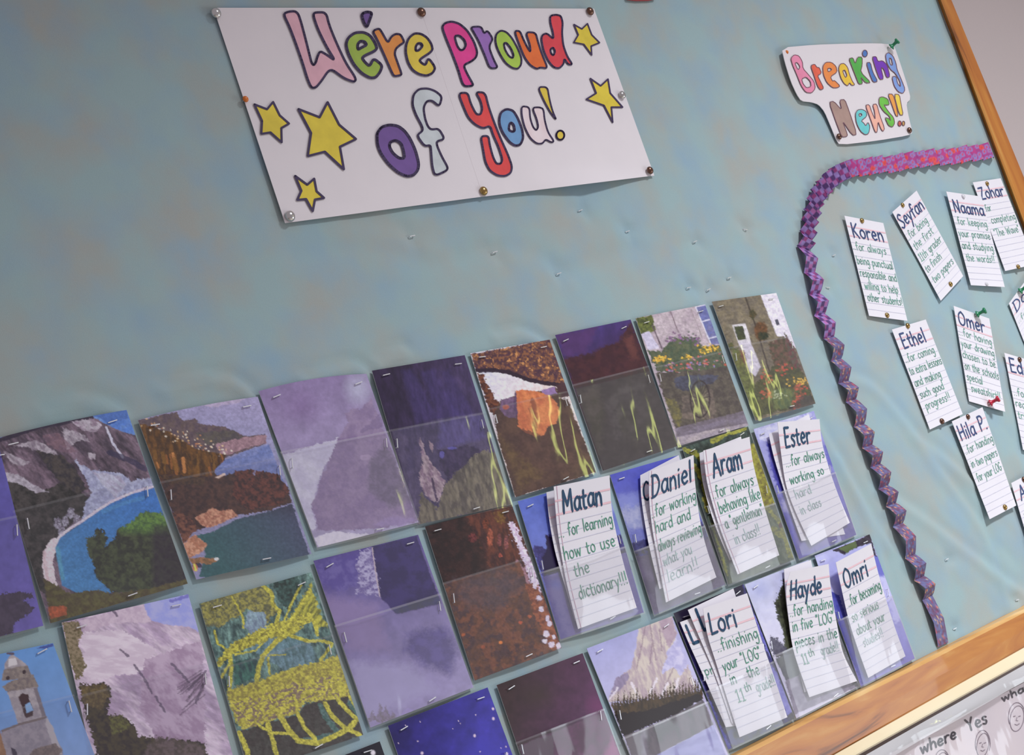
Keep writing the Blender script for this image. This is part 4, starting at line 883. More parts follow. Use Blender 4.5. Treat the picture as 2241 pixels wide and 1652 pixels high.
def p_tree(c):
    c.grad((1650, 1290), (1700, 1410), (184, 186, 220), (200, 196, 220)); c.tex(18, .06)
    c.blob(1460 + 740 / 3.655, 1200 + 330 / 3.655, 34, 30, (146, 152, 206), .6, 6, 14, 1)
    c.poly(ZL([(950, 170), (960, 300), (990, 260), (1100, 900), (980, 880), (930, 780), (920, 640), (880, 560), (860, 430), (890, 380)]), ((48, 50, 40), (74, 78, 56), 6), 6, 6)
    c.poly(ZL([(820, 700), (880, 720), (940, 790), (1020, 830), (1020, 850), (870, 880), (830, 800)]), ((66, 60, 84), (82, 78, 98), 5), 5, 4)
    c.poly(ZL([(865, 880), (1010, 835), (1090, 900), (1100, 1000), (950, 1060)]), ((108, 112, 112), (96, 98, 104), 14), 1)
    c.poly(ZL([(945, 1060), (1100, 990), (1540, 900), (1540, 1100), (1020, 1330)]), ((150, 142, 160), (128, 120, 138), 14), 2)
    c.poly(ZL([(1340, 560), (1400, 700), (1440, 860), (1500, 1000), (1540, 1110), (1480, 1090), (1400, 840)]), ((70, 66, 80), (50, 48, 66), 8), 3)
def p_blue(c):
    c.grad((1790, 1230), (1900, 1480), (176, 176, 224), (122, 116, 188)); c.tex(20, .08)
    c.poly(ZE([(1280, 1215), (1590, 1085), (1670, 1330), (1640, 1340), (1600, 1160), (1480, 1190), (1380, 1250)]), ((34, 24, 40), (54, 40, 60), 6), 3)
    c.poly(ZE([(1330, 1200), (1480, 1140), (1480, 1190), (1400, 1240)]), (84, 100, 50), 3)
    c.poly(ZL([(1300, 330), (1380, 380), (1460, 640), (1600, 960), (1620, 1060), (1560, 1090), (1400, 700), (1330, 560)]), ((78, 78, 172), (62, 66, 160), 8), 3)
    c.poly(ZL([(1640, 60), (1700, 60), (1750, 240), (1690, 220)]), (96, 98, 190), 3)
    c.poly(ZL([(1690, 220), (1780, 230), (1880, 560), (1820, 600)]), (186, 184, 226), 6, soft=8, a=.8)

PH = [
 (((-34, 985), (-2, 978), (95, 1369), (-190, 1440)), p_violet, 'photo card of a violet sky over a dark bush, at the left edge', dict(haze=.05)),
 (((-18, 962), (277, 897), (411, 1277), (110, 1364)), p_bay, 'photo card of a blue bay and white beach under a rocky mountain, top row', dict(haze=.02, gain=1.15, top=.010)),
 (((302, 919), (564, 868), (682, 1212), (430, 1268)), p_coast, 'photo card of a hillside town above a brown wooded inlet, top row', dict(haze=.02, gain=1.15, top=.012)),
 (((566, 856), (802, 818), (916, 1143), (695, 1198)), p_mist, 'pale lilac photo card of a misty mountain slope, top row', dict(haze=.12, gain=1.1, top=.022)),
 (((814, 811), (1017, 777), (1119, 1104), (914, 1148)), p_night, 'dark violet photo card of a pale rock spire among trees, top row', dict(haze=.035)),
 (((1029, 773), (1203, 743), (1304, 1034), (1128, 1088)), p_dome, 'photo card of an orange granite dome framed by autumn branches, top row', dict(haze=.02, gain=1.1)),
 (((1215, 733), (1380, 699), (1483, 976), (1319, 1030)), p_dusk, 'photo card with purple dusk above dark red, grey-brown below, top row', dict(haze=.045, pv=.37)),
 (((1391, 696), (1543, 666), (1638, 931), (1485, 976)), p_cart, 'photo card of an old cart filled with yellow flowers, top row', dict(haze=.03)),
 (((1558, 660), (1699, 641), (1785, 883), (1654, 920)), p_cottage, 'photo card of a stone cottage with white door and red flowers, top row', dict(haze=.03)),
 (((-150, 1462), (116, 1407), (225, 1700), (-40, 1780)), p_belfry, 'photo card of a stone church belfry against blue sky, bottom left corner', dict(haze=.03)),
 (((135, 1362), (412, 1300), (520, 1690), (228, 1780)), p_cliff, 'photo card of a pale pink-white cliff with dark bushes, second row', dict(haze=.02, gain=1.2)),
 (((436, 1321), (681, 1252), (795, 1608), (545, 1692)), p_moss, 'photo card of bright yellow moss covered branches and trunk, second row', dict(haze=.02, gain=1.4)),
 (((686, 1227), (915, 1170), (1036, 1504), (811, 1592)), p_haze, 'lilac photo card of a snowy ridge in haze with small trees, second row', dict(haze=.10)),
 (((930, 1152), (1120, 1104), (1229, 1418), (1039, 1489)), p_ember, 'dark red-brown photo card with white flecks down its right side, second row', dict(haze=.03, pv=.37, gain=1.15)),
 (((1133, 1097), (1322, 1043), (1409, 1340), (1227, 1399)), p_lake, 'photo card of blue sky and dark peaks behind the dictionary note', dict(haze=.17, pv=.52, deep=True)),
 (((1335, 1039), (1485, 996), (1587, 1279), (1432, 1345)), p_peaks, 'photo card of blue evening clouds behind the note about working hard', dict(haze=.17, pv=.55, deep=True)),
 (((1493, 979), (1637, 933), (1738, 1224), (1594, 1279)), p_twigs, 'photo card of mossy green twigs behind the note about behaving like a gentleman', dict(haze=.15, pv=.58, deep=True)),
 (((1649, 939), (1781, 899), (1874, 1170), (1749, 1223)), p_cloud, 'photo card of blue and white clouds at the right end of the second row', dict(haze=.2, pv=.5, deep=True)),
 (((590, 1716), (831, 1622), (915, 1860), (700, 1950)), p_black, 'black photo card with a white dot, cut off at the bottom edge', dict(haze=.05)),
 (((849, 1588), (1067, 1504), (1184, 1820), (960, 1910)), p_stars, 'deep blue photo card of a starry night sky, third row', dict(haze=.05, pv=.5)),
 (((1087, 1499), (1275, 1429), (1383, 1722), (1190, 1800)), p_maroon, 'dark maroon and magenta photo card, third row', dict(haze=.05, pv=.42)),
 (((1284, 1419), (1471, 1348), (1594, 1652), (1414, 1736)), p_granite, 'photo card of a pale granite cliff above dark pines, third row', dict(haze=.17, pv=.62)),
 (((1474, 1342), (1627, 1278), (1739, 1572), (1594, 1640)), p_navy, 'navy blue photo card behind the stack of three notes', dict(haze=.17, pv=.58, deep=True)),
 (((1630, 1279), (1769, 1225), (1881, 1501), (1743, 1572)), p_tree, 'photo card of a dark tree behind the note about five pieces', dict(haze=.17, pv=.54, deep=True)),
 (((1783, 1216), (1903, 1169), (2002, 1441), (1884, 1502)), p_blue, 'pale blue photo card behind the note about becoming serious', dict(haze=.2, pv=.5, deep=True)),
]
for k, (cr, fn, lab, kw) in enumerate(PH):
    random.seed(100 + k); photo_card(cr, fn, lab, (120, 110, 120), **kw)

# ------------------------------------------------------------------ banner of two joined sheets
random.seed(9)
def bdepth(px, py):
    px = np.asarray(px, float); py = np.asarray(py, float)
    return .0072 + .0085 * np.exp(-((px - 1300) / 90) ** 2 - ((py - 408) / 26) ** 2) \
        + .0009 * np.sin(px / 120.0 + 1) * np.sin(py / 90.0) + .0014 * np.exp(-((px - 720) / 70) ** 2 - ((py - 470) / 20) ** 2)
def bsurf(px, py, e): return at(px, py, bdepth(px, py) + e)
banner = thing('banner', at(960, 240, .004), 'large white hand-lettered paper banner with coloured bubble letters and yellow stars', 'banner')
def sheet_px(name, cs, nx_, ny_, dep, thick, mat, parent):
    A, B, C_, D = (at(*p, .008) for p in cs)
    u, v = np.meshgrid(np.linspace(0, 1, nx_), np.linspace(0, 1, ny_))
    P = A * ((1 - u) * (1 - v))[..., None] + B * (u * (1 - v))[..., None] + C_ * (u * v)[..., None] + D * ((1 - u) * v)[..., None]
    px, py = project(P); return sheet(name, at(px, py, dep(px, py)), thick, mat, parent)
sheet_px('paper_sheet', ((467, 17), (919.6, 17), (1057.6, 430), (624, 488)), 44, 44, bdepth, .0004, m_paper, banner)
sheet_px('paper_sheet', ((919.4, 16.8), (1300, 19), (1432, 384), (1057.4, 430.2)), 44, 44, lambda x, y: bdepth(x, y) + .00012, .0004, m_paper, banner)
INKC = {}
def ink(rgb, rough=.6):
    k = tuple(rgb)
    if k not in INKC: INKC[k] = principled('marker_%02x%02x%02x' % k, tuple(rgb), rough, mottle=(60, tuple(min(255, int(c * 1.1 + 6)) for c in rgb), .6))
    return INKC[k]
OUT = ink((52, 32, 78)); S1 = zf(440, 0, 4.13); S3 = zf(440, 180, 4.15); S2 = zf(900, 0, 4.0745)
def letter(name, loops, rgb, w=4.6, curvy=2, surf=bsurf, parent=None, out=OUT, eps=(.0008, .0011)):
    k = Ink(); loops = [smooth_pts(l, True, curvy) for l in loops]
    k.fill(loops, 0, 0)
    for l in loops: k.stroke(l, w, 1, 1, closed=True)
    return k.build(name, surf, [ink(rgb), out], parent or banner, eps)
C = {'pink': (224, 172, 186), 'green': (160, 186, 70), 'orange': (232, 146, 66), 'yellow': (228, 200, 66), 'mag': (232, 56, 146), 'vio': (152, 106, 184), 'lime': (172, 206, 74), 'or2': (236, 110, 44), 'red': (224, 62, 74), 'pur': (112, 78, 150), 'grey': (204, 210, 214), 'red2': (226, 66, 66), 'blue': (112, 158, 206), 'pale': (240, 216, 220)}
LET = [
 (S1, [[(745,125),(790,105),(850,100),(880,125),(905,200),(940,330),(975,470),(1000,570),(1020,590),(1040,560),(1050,520),(1075,460),(1130,490),(1215,550),(1140,430),(1060,270),(1018,150),(1020,112),(1130,110),(1160,230),(1230,400),(1310,570),(1390,690),(1400,725),(1380,740),(1290,705),(1190,630),(1150,640),(1090,730),(1040,790),(1000,795),(965,720),(920,570),(850,370),(800,240)]], 'pink', 5),
 (S1, [[(1450,125),(1500,105),(1548,115),(1525,180),(1500,250),(1470,200)]], 'pur', 6),
 (S1, [[(1640,590),(1560,525),(1525,600),(1480,560),(1450,515),(1595,450),(1575,390),(1530,320),(1470,290),(1390,295),(1330,340),(1310,400),(1330,480),(1380,580),(1450,660),(1530,705),(1580,700),(1620,650)],[(1418,450),(1415,400),(1440,370),(1480,375),(1500,405),(1450,430)]], 'green', 6),
 (S1, [[(1550,280),(1610,255),(1635,290),(1690,390),(1720,330),(1760,305),(1805,310),(1840,380),(1800,405),(1760,440),(1750,490),(1775,560),(1815,670),(1800,680),(1745,690),(1720,640),(1650,480),(1590,350)]], 'orange', 4.6),
 (S1, [[(2120,610),(2055,520),(2030,590),(1995,570),(1970,540),(2095,460),(2085,400),(2045,340),(1990,305),(1930,300),(1880,340),(1855,400),(1850,470),(1870,560),(1910,630),(1970,670),(2040,685),(2095,660)],[(1940,460),(1940,420),(1960,390),(1990,390),(2005,415),(1970,455)]], 'yellow', 5),
 (S2, [[(275,240),(300,205),(360,190),(430,210),(500,270),(560,370),(590,460),(580,510),(540,545),(465,580),(500,660),(555,755),(540,765),(480,770),(455,740),(420,620),(360,460),(310,340)],[(385,320),(430,315),(475,355),(490,400),(470,440),(440,450),(410,410)]], 'mag', 4.6),
 (S2, [[(530,240),(625,235),(650,300),(680,270),(730,345),(700,400),(700,440),(740,540),(775,605),(700,610),(660,500),(600,360),(560,290)]], 'vio', 4),
 (S2, [[(750,350),(760,300),(800,270),(850,285),(900,340),(950,430),(985,520),(980,580),(950,615),(900,605),(840,560),(790,480),(760,410)],[(825,385),(850,380),(890,430),(915,490),(905,520),(870,500),(835,440)]], 'lime', 4),
 (S2, [[(920,275),(970,275),(1000,350),(1040,430),(1065,465),(1060,400),(1020,285),(1110,290),(1130,370),(1165,480),(1220,610),(1150,600),(1120,615),(1060,580),(1010,510),(965,400)]], 'or2', 4),
 (S2, [[(1240,140),(1290,130),(1335,140),(1352,200),(1345,290),(1355,400),(1390,500),(1440,575),(1400,575),(1365,520),(1360,570),(1320,610),(1270,600),(1220,540),(1180,450),(1160,350),(1170,310),(1210,295),(1270,350),(1265,290),(1240,200)],[(1240,440),(1265,420),(1285,455),(1270,495),(1248,480)]], 'red', 4),
 (S3, [[(1600,520),(1600,460),(1640,405),(1710,385),(1790,395),(1850,440),(1900,510),(1950,620),(1980,740),(1970,800),(1930,845),(1870,855),(1790,820),(1700,740),(1630,640),(1605,570)],[(1710,580),(1720,540),(1770,525),(1820,555),(1840,620),(1850,690),(1800,690),(1740,640)]], 'pur', 6),
 (S3, [[(2190,130),(2165,220),(2100,165),(2050,170),(2020,230),(2035,330),(2060,400),(2090,430),(2160,420),(2215,515),(2140,535),(2145,580),(2190,680),(2241,770),(2235,800),(2125,850),(2100,760),(2090,620),(2085,570),(2030,580),(1960,480),(2015,440),(2010,400),(1950,290),(1920,200),(1930,110),(1980,60),(2060,55),(2130,80)]], 'grey', 4.6),
 (S2, [[(420,830),(505,825),(530,920),(580,1020),(620,1020),(635,970),(620,900),(575,820),(660,825),(690,950),(740,1090),(800,1240),(860,1370),(900,1480),(890,1540),(840,1570),(770,1565),(700,1520),(660,1440),(640,1320),(620,1215),(690,1210),(700,1290),(730,1400),(760,1460),(800,1460),(815,1420),(780,1310),(730,1200),(705,1120),(640,1145),(570,1110),(510,1050),(470,960)]], 'red2', 4.4),
 (S2, [[(785,1060),(800,1000),(850,970),(910,985),(950,1050),(990,1150),(1000,1230),(975,1290),(930,1300),(880,1270),(820,1190),(790,1120)],[(870,1160),(875,1110),(890,1090),(915,1110),(925,1165),(905,1175)]], 'blue', 5),
 (S2, [[(985,945),(1055,955),(1060,1050),(1085,1130),(1115,1165),(1135,1130),(1120,1060),(1080,960),(1140,955),(1180,970),(1190,1070),(1220,1180),(1275,1260),(1250,1270),(1200,1240),(1170,1280),(1120,1280),(1060,1230),(1010,1130),(985,1020)]], 'pale', 3.6),
 (S2, [[(1130,775),(1215,775),(1230,870),(1260,990),(1298,1075),(1240,1000),(1180,890)]], 'yellow', 3.6),
 (S2, [[(1330 + 36 * math.cos(t), 1205 + 42 * math.sin(t)) for t in np.linspace(0, 6.283, 13)[:-1]]], 'yellow', 4),
]
for z, loops, c, w in LET: letter('letter', [z(l) for l in loops], C[c], w)
for z, l, w in ((S3, [(485,200),(600,245),(655,178),(715,300),(800,375),(730,415),(733,545),(632,455),(548,468),(555,350)], 4.6), (S3, [(885,243),(1078,318),(1150,180),(1255,385),(1408,515),(1262,585),(1298,790),(1125,630),(970,670),(1000,460)], 5),
             (S3, [(855,850),(965,930),(1028,875),(1050,990),(1118,1050),(1035,1065),(1015,1170),(955,1060),(875,1068),(912,985)], 5), (S2, [(1452,218),(1522,258),(1572,210),(1610,310),(1680,380),(1605,410),(1610,490),(1540,395),(1450,378),(1490,310)], 3.2),
             (S2, [(1598,700),(1690,765),(1755,705),(1775,830),(1885,955),(1785,955),(1797,1090),(1720,940),(1562,885),(1650,830)], 3.6)):
    letter('star', [z(l)], (226, 202, 58), w, 0)

# ------------------------------------------------------------------ cut-out laminated sign
S4 = zf(1680, 0, 3.934)
def ndepth(px, py): return .0070 + .0016 * np.sin((np.asarray(px) - 1700) / 60.) * np.sin((np.asarray(py) - 60) / 70.) + .0028 * np.exp(-((np.asarray(px) - 1712) / 22) ** 2 - ((np.asarray(py) - 150) / 60) ** 2)
def nsurf(px, py, e): return at(px, py, ndepth(px, py) + e)
news = thing('cutout_sign', at(1850, 200, .004), 'small laminated white cut-out sign in thin rainbow letters, pinned above the pleated border', 'sign')
outline = smooth_pts(S4([(120,410),(400,385),(700,375),(950,372),(1085,385),(1110,450),(1160,600),(1205,740),(1232,850),(1195,890),(1205,960),(1225,1050),(1248,1140),(1215,1165),(950,1210),(620,1248),(590,1200),(545,1090),(490,960),(440,900),(380,880),(290,870),(250,810),(200,700),(150,540)]), True, 1)
def cut_sheet(name, loop, surf, thick, mat, parent):
    """cut paper: gridded interior so that it can follow a curved surface"""
    lp = np.array(loop); n = len(lp); c = lp.mean(0); rings = 8
    V2 = [tuple(c)] + [tuple(c + (p - c) * k / rings) for k in range(1, rings + 1) for p in lp]
    Fc = [[0, 1 + (i + 1) % n, 1 + i] for i in range(n)]
    for k in range(rings - 1):
        for i in range(n):
            j = (i + 1) % n; a = 1 + k * n; b = a + n; Fc.append([a + i, a + j, b + j, b + i])
    A = np.array(V2); P = surf(A[:, 0], A[:, 1], 0 * A[:, 0]); B = P.copy(); B[:, 1] += thick; N = len(P); r0 = 1 + (rings - 1) * n
    Fc += [[r0 + i, r0 + (i + 1) % n, N + r0 + (i + 1) % n, N + r0 + i] for i in range(n)] + [[N + i for i in f][::-1] for f in Fc[:]]
    return mesh_obj(name, np.concatenate([P, B]), Fc, mat, parent, smooth=False)
m_lam = principled('laminated_paper', (240, 232, 236), .22, coat=.5, bump=(18, .5, .004))
cut_sheet('laminated_paper', outline, nsurf, .0007, m_lam, news)
OUT2 = ink((120, 84, 96))
NEWS = [
 ([[(200,500),(230,470),(270,480),(300,530),(305,590),(350,640),(400,700),(412,760),(380,800),(330,795),(290,740),(250,640),(215,560)],[(235,545),(250,535),(270,555),(280,580),(262,602)],[(293,680),(330,660),(370,700),(375,745),(335,757),(305,720)]], (236,140,172)),
 ([[(370,565),(405,550),(425,580),(445,580),(465,630),(430,650),(455,700),(485,760),(455,775),(430,740),(400,650)]], (226,98,72)),
 ([[(625,740),(575,690),(560,700),(540,660),(600,620),(590,570),(550,535),(500,535),(475,570),(480,640),(510,710),(560,755),(600,755)],[(515,590),(540,585),(555,600),(522,620)]], (240,140,72)),
 ([[(610,590),(625,550),(660,545),(690,580),(705,640),(730,700),(752,730),(725,735),(705,710),(690,740),(660,720),(630,670)],[(645,610),(665,600),(685,650),(670,670)]], (240,196,64)),
 ([[(700,505),(735,495),(755,550),(775,490),(815,490),(815,560),(800,620),(890,710),(845,715),(800,660),(820,720),(785,725),(760,660),(725,570)]], (84,172,76)),
 ([[(850,540),(885,535),(905,620),(950,700),(910,710),(880,640)]], (80,122,190)), ([[(838 + 22 * math.cos(t), 460 + 30 * math.sin(t)) for t in np.linspace(0, 6.283, 11)[:-1]]], (80,122,190)),
 ([[(900,490),(935,485),(950,530),(990,520),(1030,560),(1055,660),(1025,670),(1000,590),(975,580),(1000,680),(965,685),(930,590)]], (120,56,184)),
 ([[(1015,470),(1040,450),(1080,480),(1105,540),(1115,600),(1150,680),(1185,770),(1165,805),(1125,790),(1090,740),(1070,660),(1105,655),(1120,720),(1145,750),(1140,700),(1100,630),(1060,600),(1025,540)],[(1045,500),(1065,500),(1078,560),(1058,560)]], (128,158,218)),
 ([[(530,880),(570,870),(640,950),(620,860),(665,855),(700,950),(770,1155),(730,1165),(640,1030),(690,1160),(680,1175),(640,1180),(590,1050)]], (170,140,130)),
 ([[(830,1060),(805,1040),(855,1000),(850,960),(815,940),(775,945),(755,980),(765,1060),(800,1130),(840,1160),(870,1150),(882,1090),(865,1050),(845,1085)],[(785,980),(805,975),(815,990),(792,1005)]], (110,204,206)),
 ([[(842,905),(876,900),(895,960),(928,1035),(922,960),(904,900),(940,893),(965,990),(1008,1105),(994,1132),(976,1110),(950,1040),(944,1138),(926,1138),(885,1020)]], (244,176,156)),
 ([[(960,840),(990,832),(1035,850),(1050,900),(1020,905),(1000,900),(1040,960),(1085,1010),(1095,1060),(1075,1095),(1040,1080),(1010,1010),(1045,1020),(1060,1040),(1050,1000),(1000,960),(960,900)]], (110,190,72)),
 ([[(1035,808),(1080,810),(1105,900),(1125,1000),(1105,1000),(1070,900)]], (240,160,76)), ([[(1137 + 15 * math.cos(t), 1063 + 24 * math.sin(t)) for t in np.linspace(0, 6.283, 9)[:-1]]], (200,92,84)),
 ([[(1088,810),(1135,812),(1150,900),(1168,990),(1135,990)]], (240,208,80)), ([[(1170 + 12 * math.cos(t), 1062 + 20 * math.sin(t)) for t in np.linspace(0, 6.283, 9)[:-1]]], (190,150,84)),
]
for loops, rgb in NEWS: letter('letter', [S4(l) for l in loops], rgb, 1.5, 1, nsurf, news, OUT2, (.0007, .0009))

# ------------------------------------------------------------------ ruled notes
m_card = principled('ruled_card', (240, 236, 243), .72, mottle=(40, (234, 229, 238), .4))
m_blue = ink((22, 66, 100)); m_green = ink((84, 156, 130)); m_pink = ink((240, 196, 204)); m_line = ink((206, 206, 222)); m_red = ink((206, 168, 186))
m_pale = ink((112, 174, 154)); m_fade = ink((176, 206, 200)); m_navy = ink((58, 76, 122))
def resamp(pl, t):
    pl = np.array(catmull(pl, 6)); s = np.r_[0, np.cumsum(np.hypot(*np.diff(pl, axis=0).T))]; s /= s[-1]
    return np.interp(t, s, pl[:, 0]), np.interp(t, s, pl[:, 1])
NOTE_GROUP = 'ruled praise notes'
def note(Lp, Rp, dfun, name_, lines, label, group, margin=False, ruled=True, jit=.01, topr=0.0, name_w=.034, txt_w=.013, bcol=None, mgreen=None, slope=0.0):
    NX, NY = 13, 40
    def px_of(u, v):
        lx, ly = resamp(Lp, v); rx_, ry = resamp(Rp, v); return lx + (rx_ - lx) * u, ly + (ry - ly) * u
    def surf(u, v, e):
        u = np.asarray(u, float); v = np.asarray(v, float) / 1.68
        x, y = px_of(u, np.clip(v, 0, 1)); return at(x, y, dfun(u, v) + e)
    u, v = np.meshgrid(np.linspace(0, 1, NX), np.linspace(0, 1.68, NY))
    G = surf(u, v, 0)
    root = thing('ruled_note', at(*px_of(.5, np.array(.5)), .004), label, 'note', group)
    sheet('card', G, .0003, m_card, root)
    k = Ink()
    def hline(vv, w, mi):
        n = 10; k.stroke([(i / n * .996 + .002, vv + slope * i / n) for i in range(n + 1)], w, mi, 0, caps=False)
    if ruled:
        hline(.17, .022, 0); hline(.33, .024, 0)
        for i in range(1, 12): hline(.33 + i * .112, .007, 1)
        if margin: k.stroke([(.055, i * .168) for i in range(11)], .010, 2, 0, caps=False)
        k.build('ruled_lines', surf, [m_pink, m_line, m_red], root, (.0003, .0003))
    k = Ink()
    if name_:
        nm, a, b, base, hh = name_; write(k, nm, a, b, base, hh, name_w, 0)
        k.build('written_name', surf, [bcol or m_blue], root, (.0005, .0005)); k = Ink()
    for ln in lines:
        tx, a, b, base, hh = ln[:5]; mi = ln[5] if len(ln) > 5 else 1
        write(k, tx, a, b, base, hh, txt_w, mi)
    if k.V: k.build('handwriting', surf, [bcol or m_blue, mgreen or m_green, m_fade], root, (.0005, .0005))
    return root
def pocket_d(base, lean=.010):
    return lambda u, v: base + lean * np.clip(1 - v / .55, 0, 1) ** 1.6 + .0010 * np.sin(np.pi * v) + 0 * u
def flat_d(base, curl=.002):
    return lambda u, v: base + curl * (np.abs(v - .5) * 2) ** 3 * (.3 + .7 * u) + .0006 * np.sin(u * 3.1)
G1 = 'ruled notes tucked in the clear pockets'; G2 = 'ruled notes pinned inside the pleated border'
# second row
note(ZT([(285,365),(310,600),(352,830),(400,1010),(455,1190),(520,1420)]), ZT([(760,250),(790,480),(830,740),(890,1010),(960,1330)]), pocket_d(.0090, .0022), None, [], 'ruled note peeking out at the left of the note about using the dictionary', G1)
note(ZT([(345,318),(372,640),(412,900),(455,1130),(545,1488)]), ZT([(803,226),(822,500),(868,740),(935,1010),(1027,1312)]), pocket_d(.0110), ('Matan', .13, .86, .33, .26),
     [('... for learning', .0, .99, .60, .15), ('how to use', .04, .96, .87, .16), ('the', .16, .44, 1.09, .15), ('dictionary!!!', .15, 1.0, 1.36, .16)], 'ruled note about learning how to use the dictionary', G1, margin=True)
note(ZT([(1056,225),(1066,420),(1108,700),(1150,900),(1215,1160)]), ZT([(1372,60),(1430,300),(1470,600),(1520,800),(1560,1040)]), pocket_d(.0090, .0022), ('C', .05, .22, .40, .26), [('..', .08, .2, .73, .1, 0)], 'ruled note with only its left edge showing beside the note about working hard', G1)
note(ZT([(1130,195),(1130,420),(1155,660),(1190,860),(1268,1270)]), ZT([(1494,58),(1508,300),(1548,600),(1600,820),(1682,1063)]), pocket_d(.0110), ('Daniel', .05, .96, .34, .28),
     [('..for working', .02, 1.0, .60, .16), ('hard and', .06, .84, .81, .16), ('always reviewing', .05, 1.0, 1.04, .15), ('what you', .1, .72, 1.24, .14, 2), ('learn!!', .12, .78, 1.46, .16, 2)], 'ruled note about working hard and always reviewing', G1, margin=True)
note(ZE([(190,418),(215,640),(275,880),(345,1080),(440,1300)]), ZE([(532,282),(570,480),(620,700),(690,930),(780,1220)]), pocket_d(.0090, .0022), None, [], 'blank-edged ruled note just behind the note about behaving like a gentleman', G1)
note(ZE([(222,398),(250,640),(305,860),(375,1080),(505,1415)]), ZE([(602,284),(628,480),(680,700),(745,930),(847,1257)]), pocket_d(.0110), ('Aram', .15, .80, .38, .30),
     [('..for always', .04, .94, .65, .16), ('behaving like', .1, 1.0, .86, .16), ('a "gentleman"', .12, .97, 1.07, .15), ('in class!!', .2, .78, 1.31, .15, 2)], 'ruled note about always behaving like a gentleman', G1, margin=True)
note(ZE([(760,262),(800,440),(860,640),(930,860),(1030,1140)]), ZE([(1090,100),(1150,330),(1210,560),(1290,800),(1388,1085)]), pocket_d(.0090, .0022), None, [], 'plain ruled note mostly hidden behind the note about always working so hard', G1)
note(ZE([(832,165),(868,470),(905,690),(980,900),(1110,1180)]), ZE([(1177,138),(1200,340),(1262,560),(1335,770),(1427,990)]), pocket_d(.0110), ('Ester', .12, .76, .34, .26),
     [('...for always', .08, 1.0, .60, .15), ('working so', .1, .88, .84, .14), ('hard', .12, .5, 1.04, .13, 2), ('in class', .1, .6, 1.26, .13, 2)], 'ruled note about always working so hard, above the pale clouds card', G1)
# third row
note(ZL([(103,590),(175,760),(265,960),(340,1130),(470,1430)]), ZL([(420,470),(520,700),(600,900),(680,1080),(820,1380)]), pocket_d(.0086, .0015), ('L', .07, .26, .36, .28), [('-', .1, .2, .6, .1)][:0] + [('pr', .06, .3, .86, .14)], 'leftmost ruled note of the stack of three, rearmost', G1, name_w=.05)
note(ZL([(166,492),(228,640),(310,830),(395,1040),(520,1400)]), ZL([(530,320),(600,540),(680,760),(760,980),(880,1350)]), pocket_d(.0098, .0045), ('L', .12, .32, .34, .30), [('y', .2, .32, .84, .14), ('th', .2, .4, 1.1, .14)], 'middle ruled note of the stack of three about the eleventh grade', G1, name_w=.05)
note(ZL([(286,480),(325,700),(390,910),(455,1120),(580,1510)]), ZL([(640,358),(695,540),(765,760),(850,1010),(962,1350)]), pocket_d(.0114, .009), ('Lori', .07, .66, .35, .26),
     [('..finishing', .1, .98, .59, .16), ('your "LOG"', .1, .92, .84, .15), ('in   the', .16, .78, 1.03, .15), ('11', .18, .36, 1.27, .16), ('th', .38, .52, 1.18, .11), ('grade!!', .6, 1.0, 1.24, .15, 2)], 'ruled note about finishing in the eleventh grade, front of the stack of three', G1)
note(ZL([(935,165),(950,400),(980,620),(1030,860),(1100,1150)]), ZL([(1150,92),(1200,300),(1260,560),(1330,800),(1420,1050)]), pocket_d(.0090, .0022), None, [], 'blank top of a ruled note behind the note about handing in five pieces', G1)
note(ZL([(985,188),(952,330),(972,560),(1015,830),(1138,1190)]), ZL([(1292,124),(1312,330),(1358,600),(1410,840),(1520,1060)]), pocket_d(.0110), ('Hayde', .08, .82, .38, .24),
     [('..for handing', .04, 1.0, .60, .15), ('in five "LOG"', .06, .98, .80, .15), ('pieces in the', .06, .98, 1.02, .15), ('11', .12, .26, 1.25, .14), ('th', .28, .42, 1.17, .1), ('grade!!', .55, .95, 1.2, .14, 2)], 'ruled note about handing in five pieces', G1)
note(ZL([(1349,112),(1388,290),(1450,560),(1525,800),(1610,1035)]), ZL([(1632,-38),(1690,200),(1755,420),(1825,640),(1907,862)]), pocket_d(.0110), ('Omri', .1, .78, .40, .26),
     [('..for becoming', .08, 1.02 - .04, .66, .15), ('so serious', .08, .8, .88, .14), ('about your', .1, .86, 1.08, .14), ('studies!!', .16, .7, 1.27, .13, 2)], 'ruled note about becoming so serious', G1)
# pinned notes
def pin_note(TL, TR, BR, BL, d, nm, lines, label, nw=.030): return note([TL, ((TL[0] + BL[0]) / 2, (TL[1] + BL[1]) / 2), BL], [TR, ((TR[0] + BR[0]) / 2, (TR[1] + BR[1]) / 2), BR], flat_d(d), nm, lines, label, G2, name_w=nw, txt_w=.012, bcol=m_navy, mgreen=m_pale)
pin_note((1848,472), (1933,488), (1986,702), (1902,691), .0066, ('Koren', .1, .93, .34, .24), [('..for always', .02, .9, .56, .14), ('being punctual', .04, .98, .80, .14), ('responsible and', .04, 1.0, 1.01, .14), ('willing to help', .08, .96, 1.22, .14), ('other students!', .08, 1.0, 1.42, .14)], 'pinned ruled note about being punctual and responsible, nearest the bend of the pleated border')
pin_note((1953,464), (2006,417), (2108,604), (2059,658), .0066, ('Seyfan', .03, .98, .33, .24), [('..for being', .02, .86, .55, .14), ('the first', .08, .86, .76, .14), ('11th grader', .06, .96, .97, .14), ('to finish', .06, .7, 1.18, .14), ('two papers', .1, .96, 1.40, .14)], 'steeply tilted pinned ruled note about being the first grader to finish')
pin_note((2129,399), (2190,390), (2266,578), (2200,593), .0062, ('Zohar', .08, .94, .33, .22), [('for', .1, .3, .56, .13), ('completing', .14, .98, .80, .14), ('"The Wave"', .1, .96, 1.04, .14)], 'pinned ruled note about completing a book, partly under its neighbour near the frame')
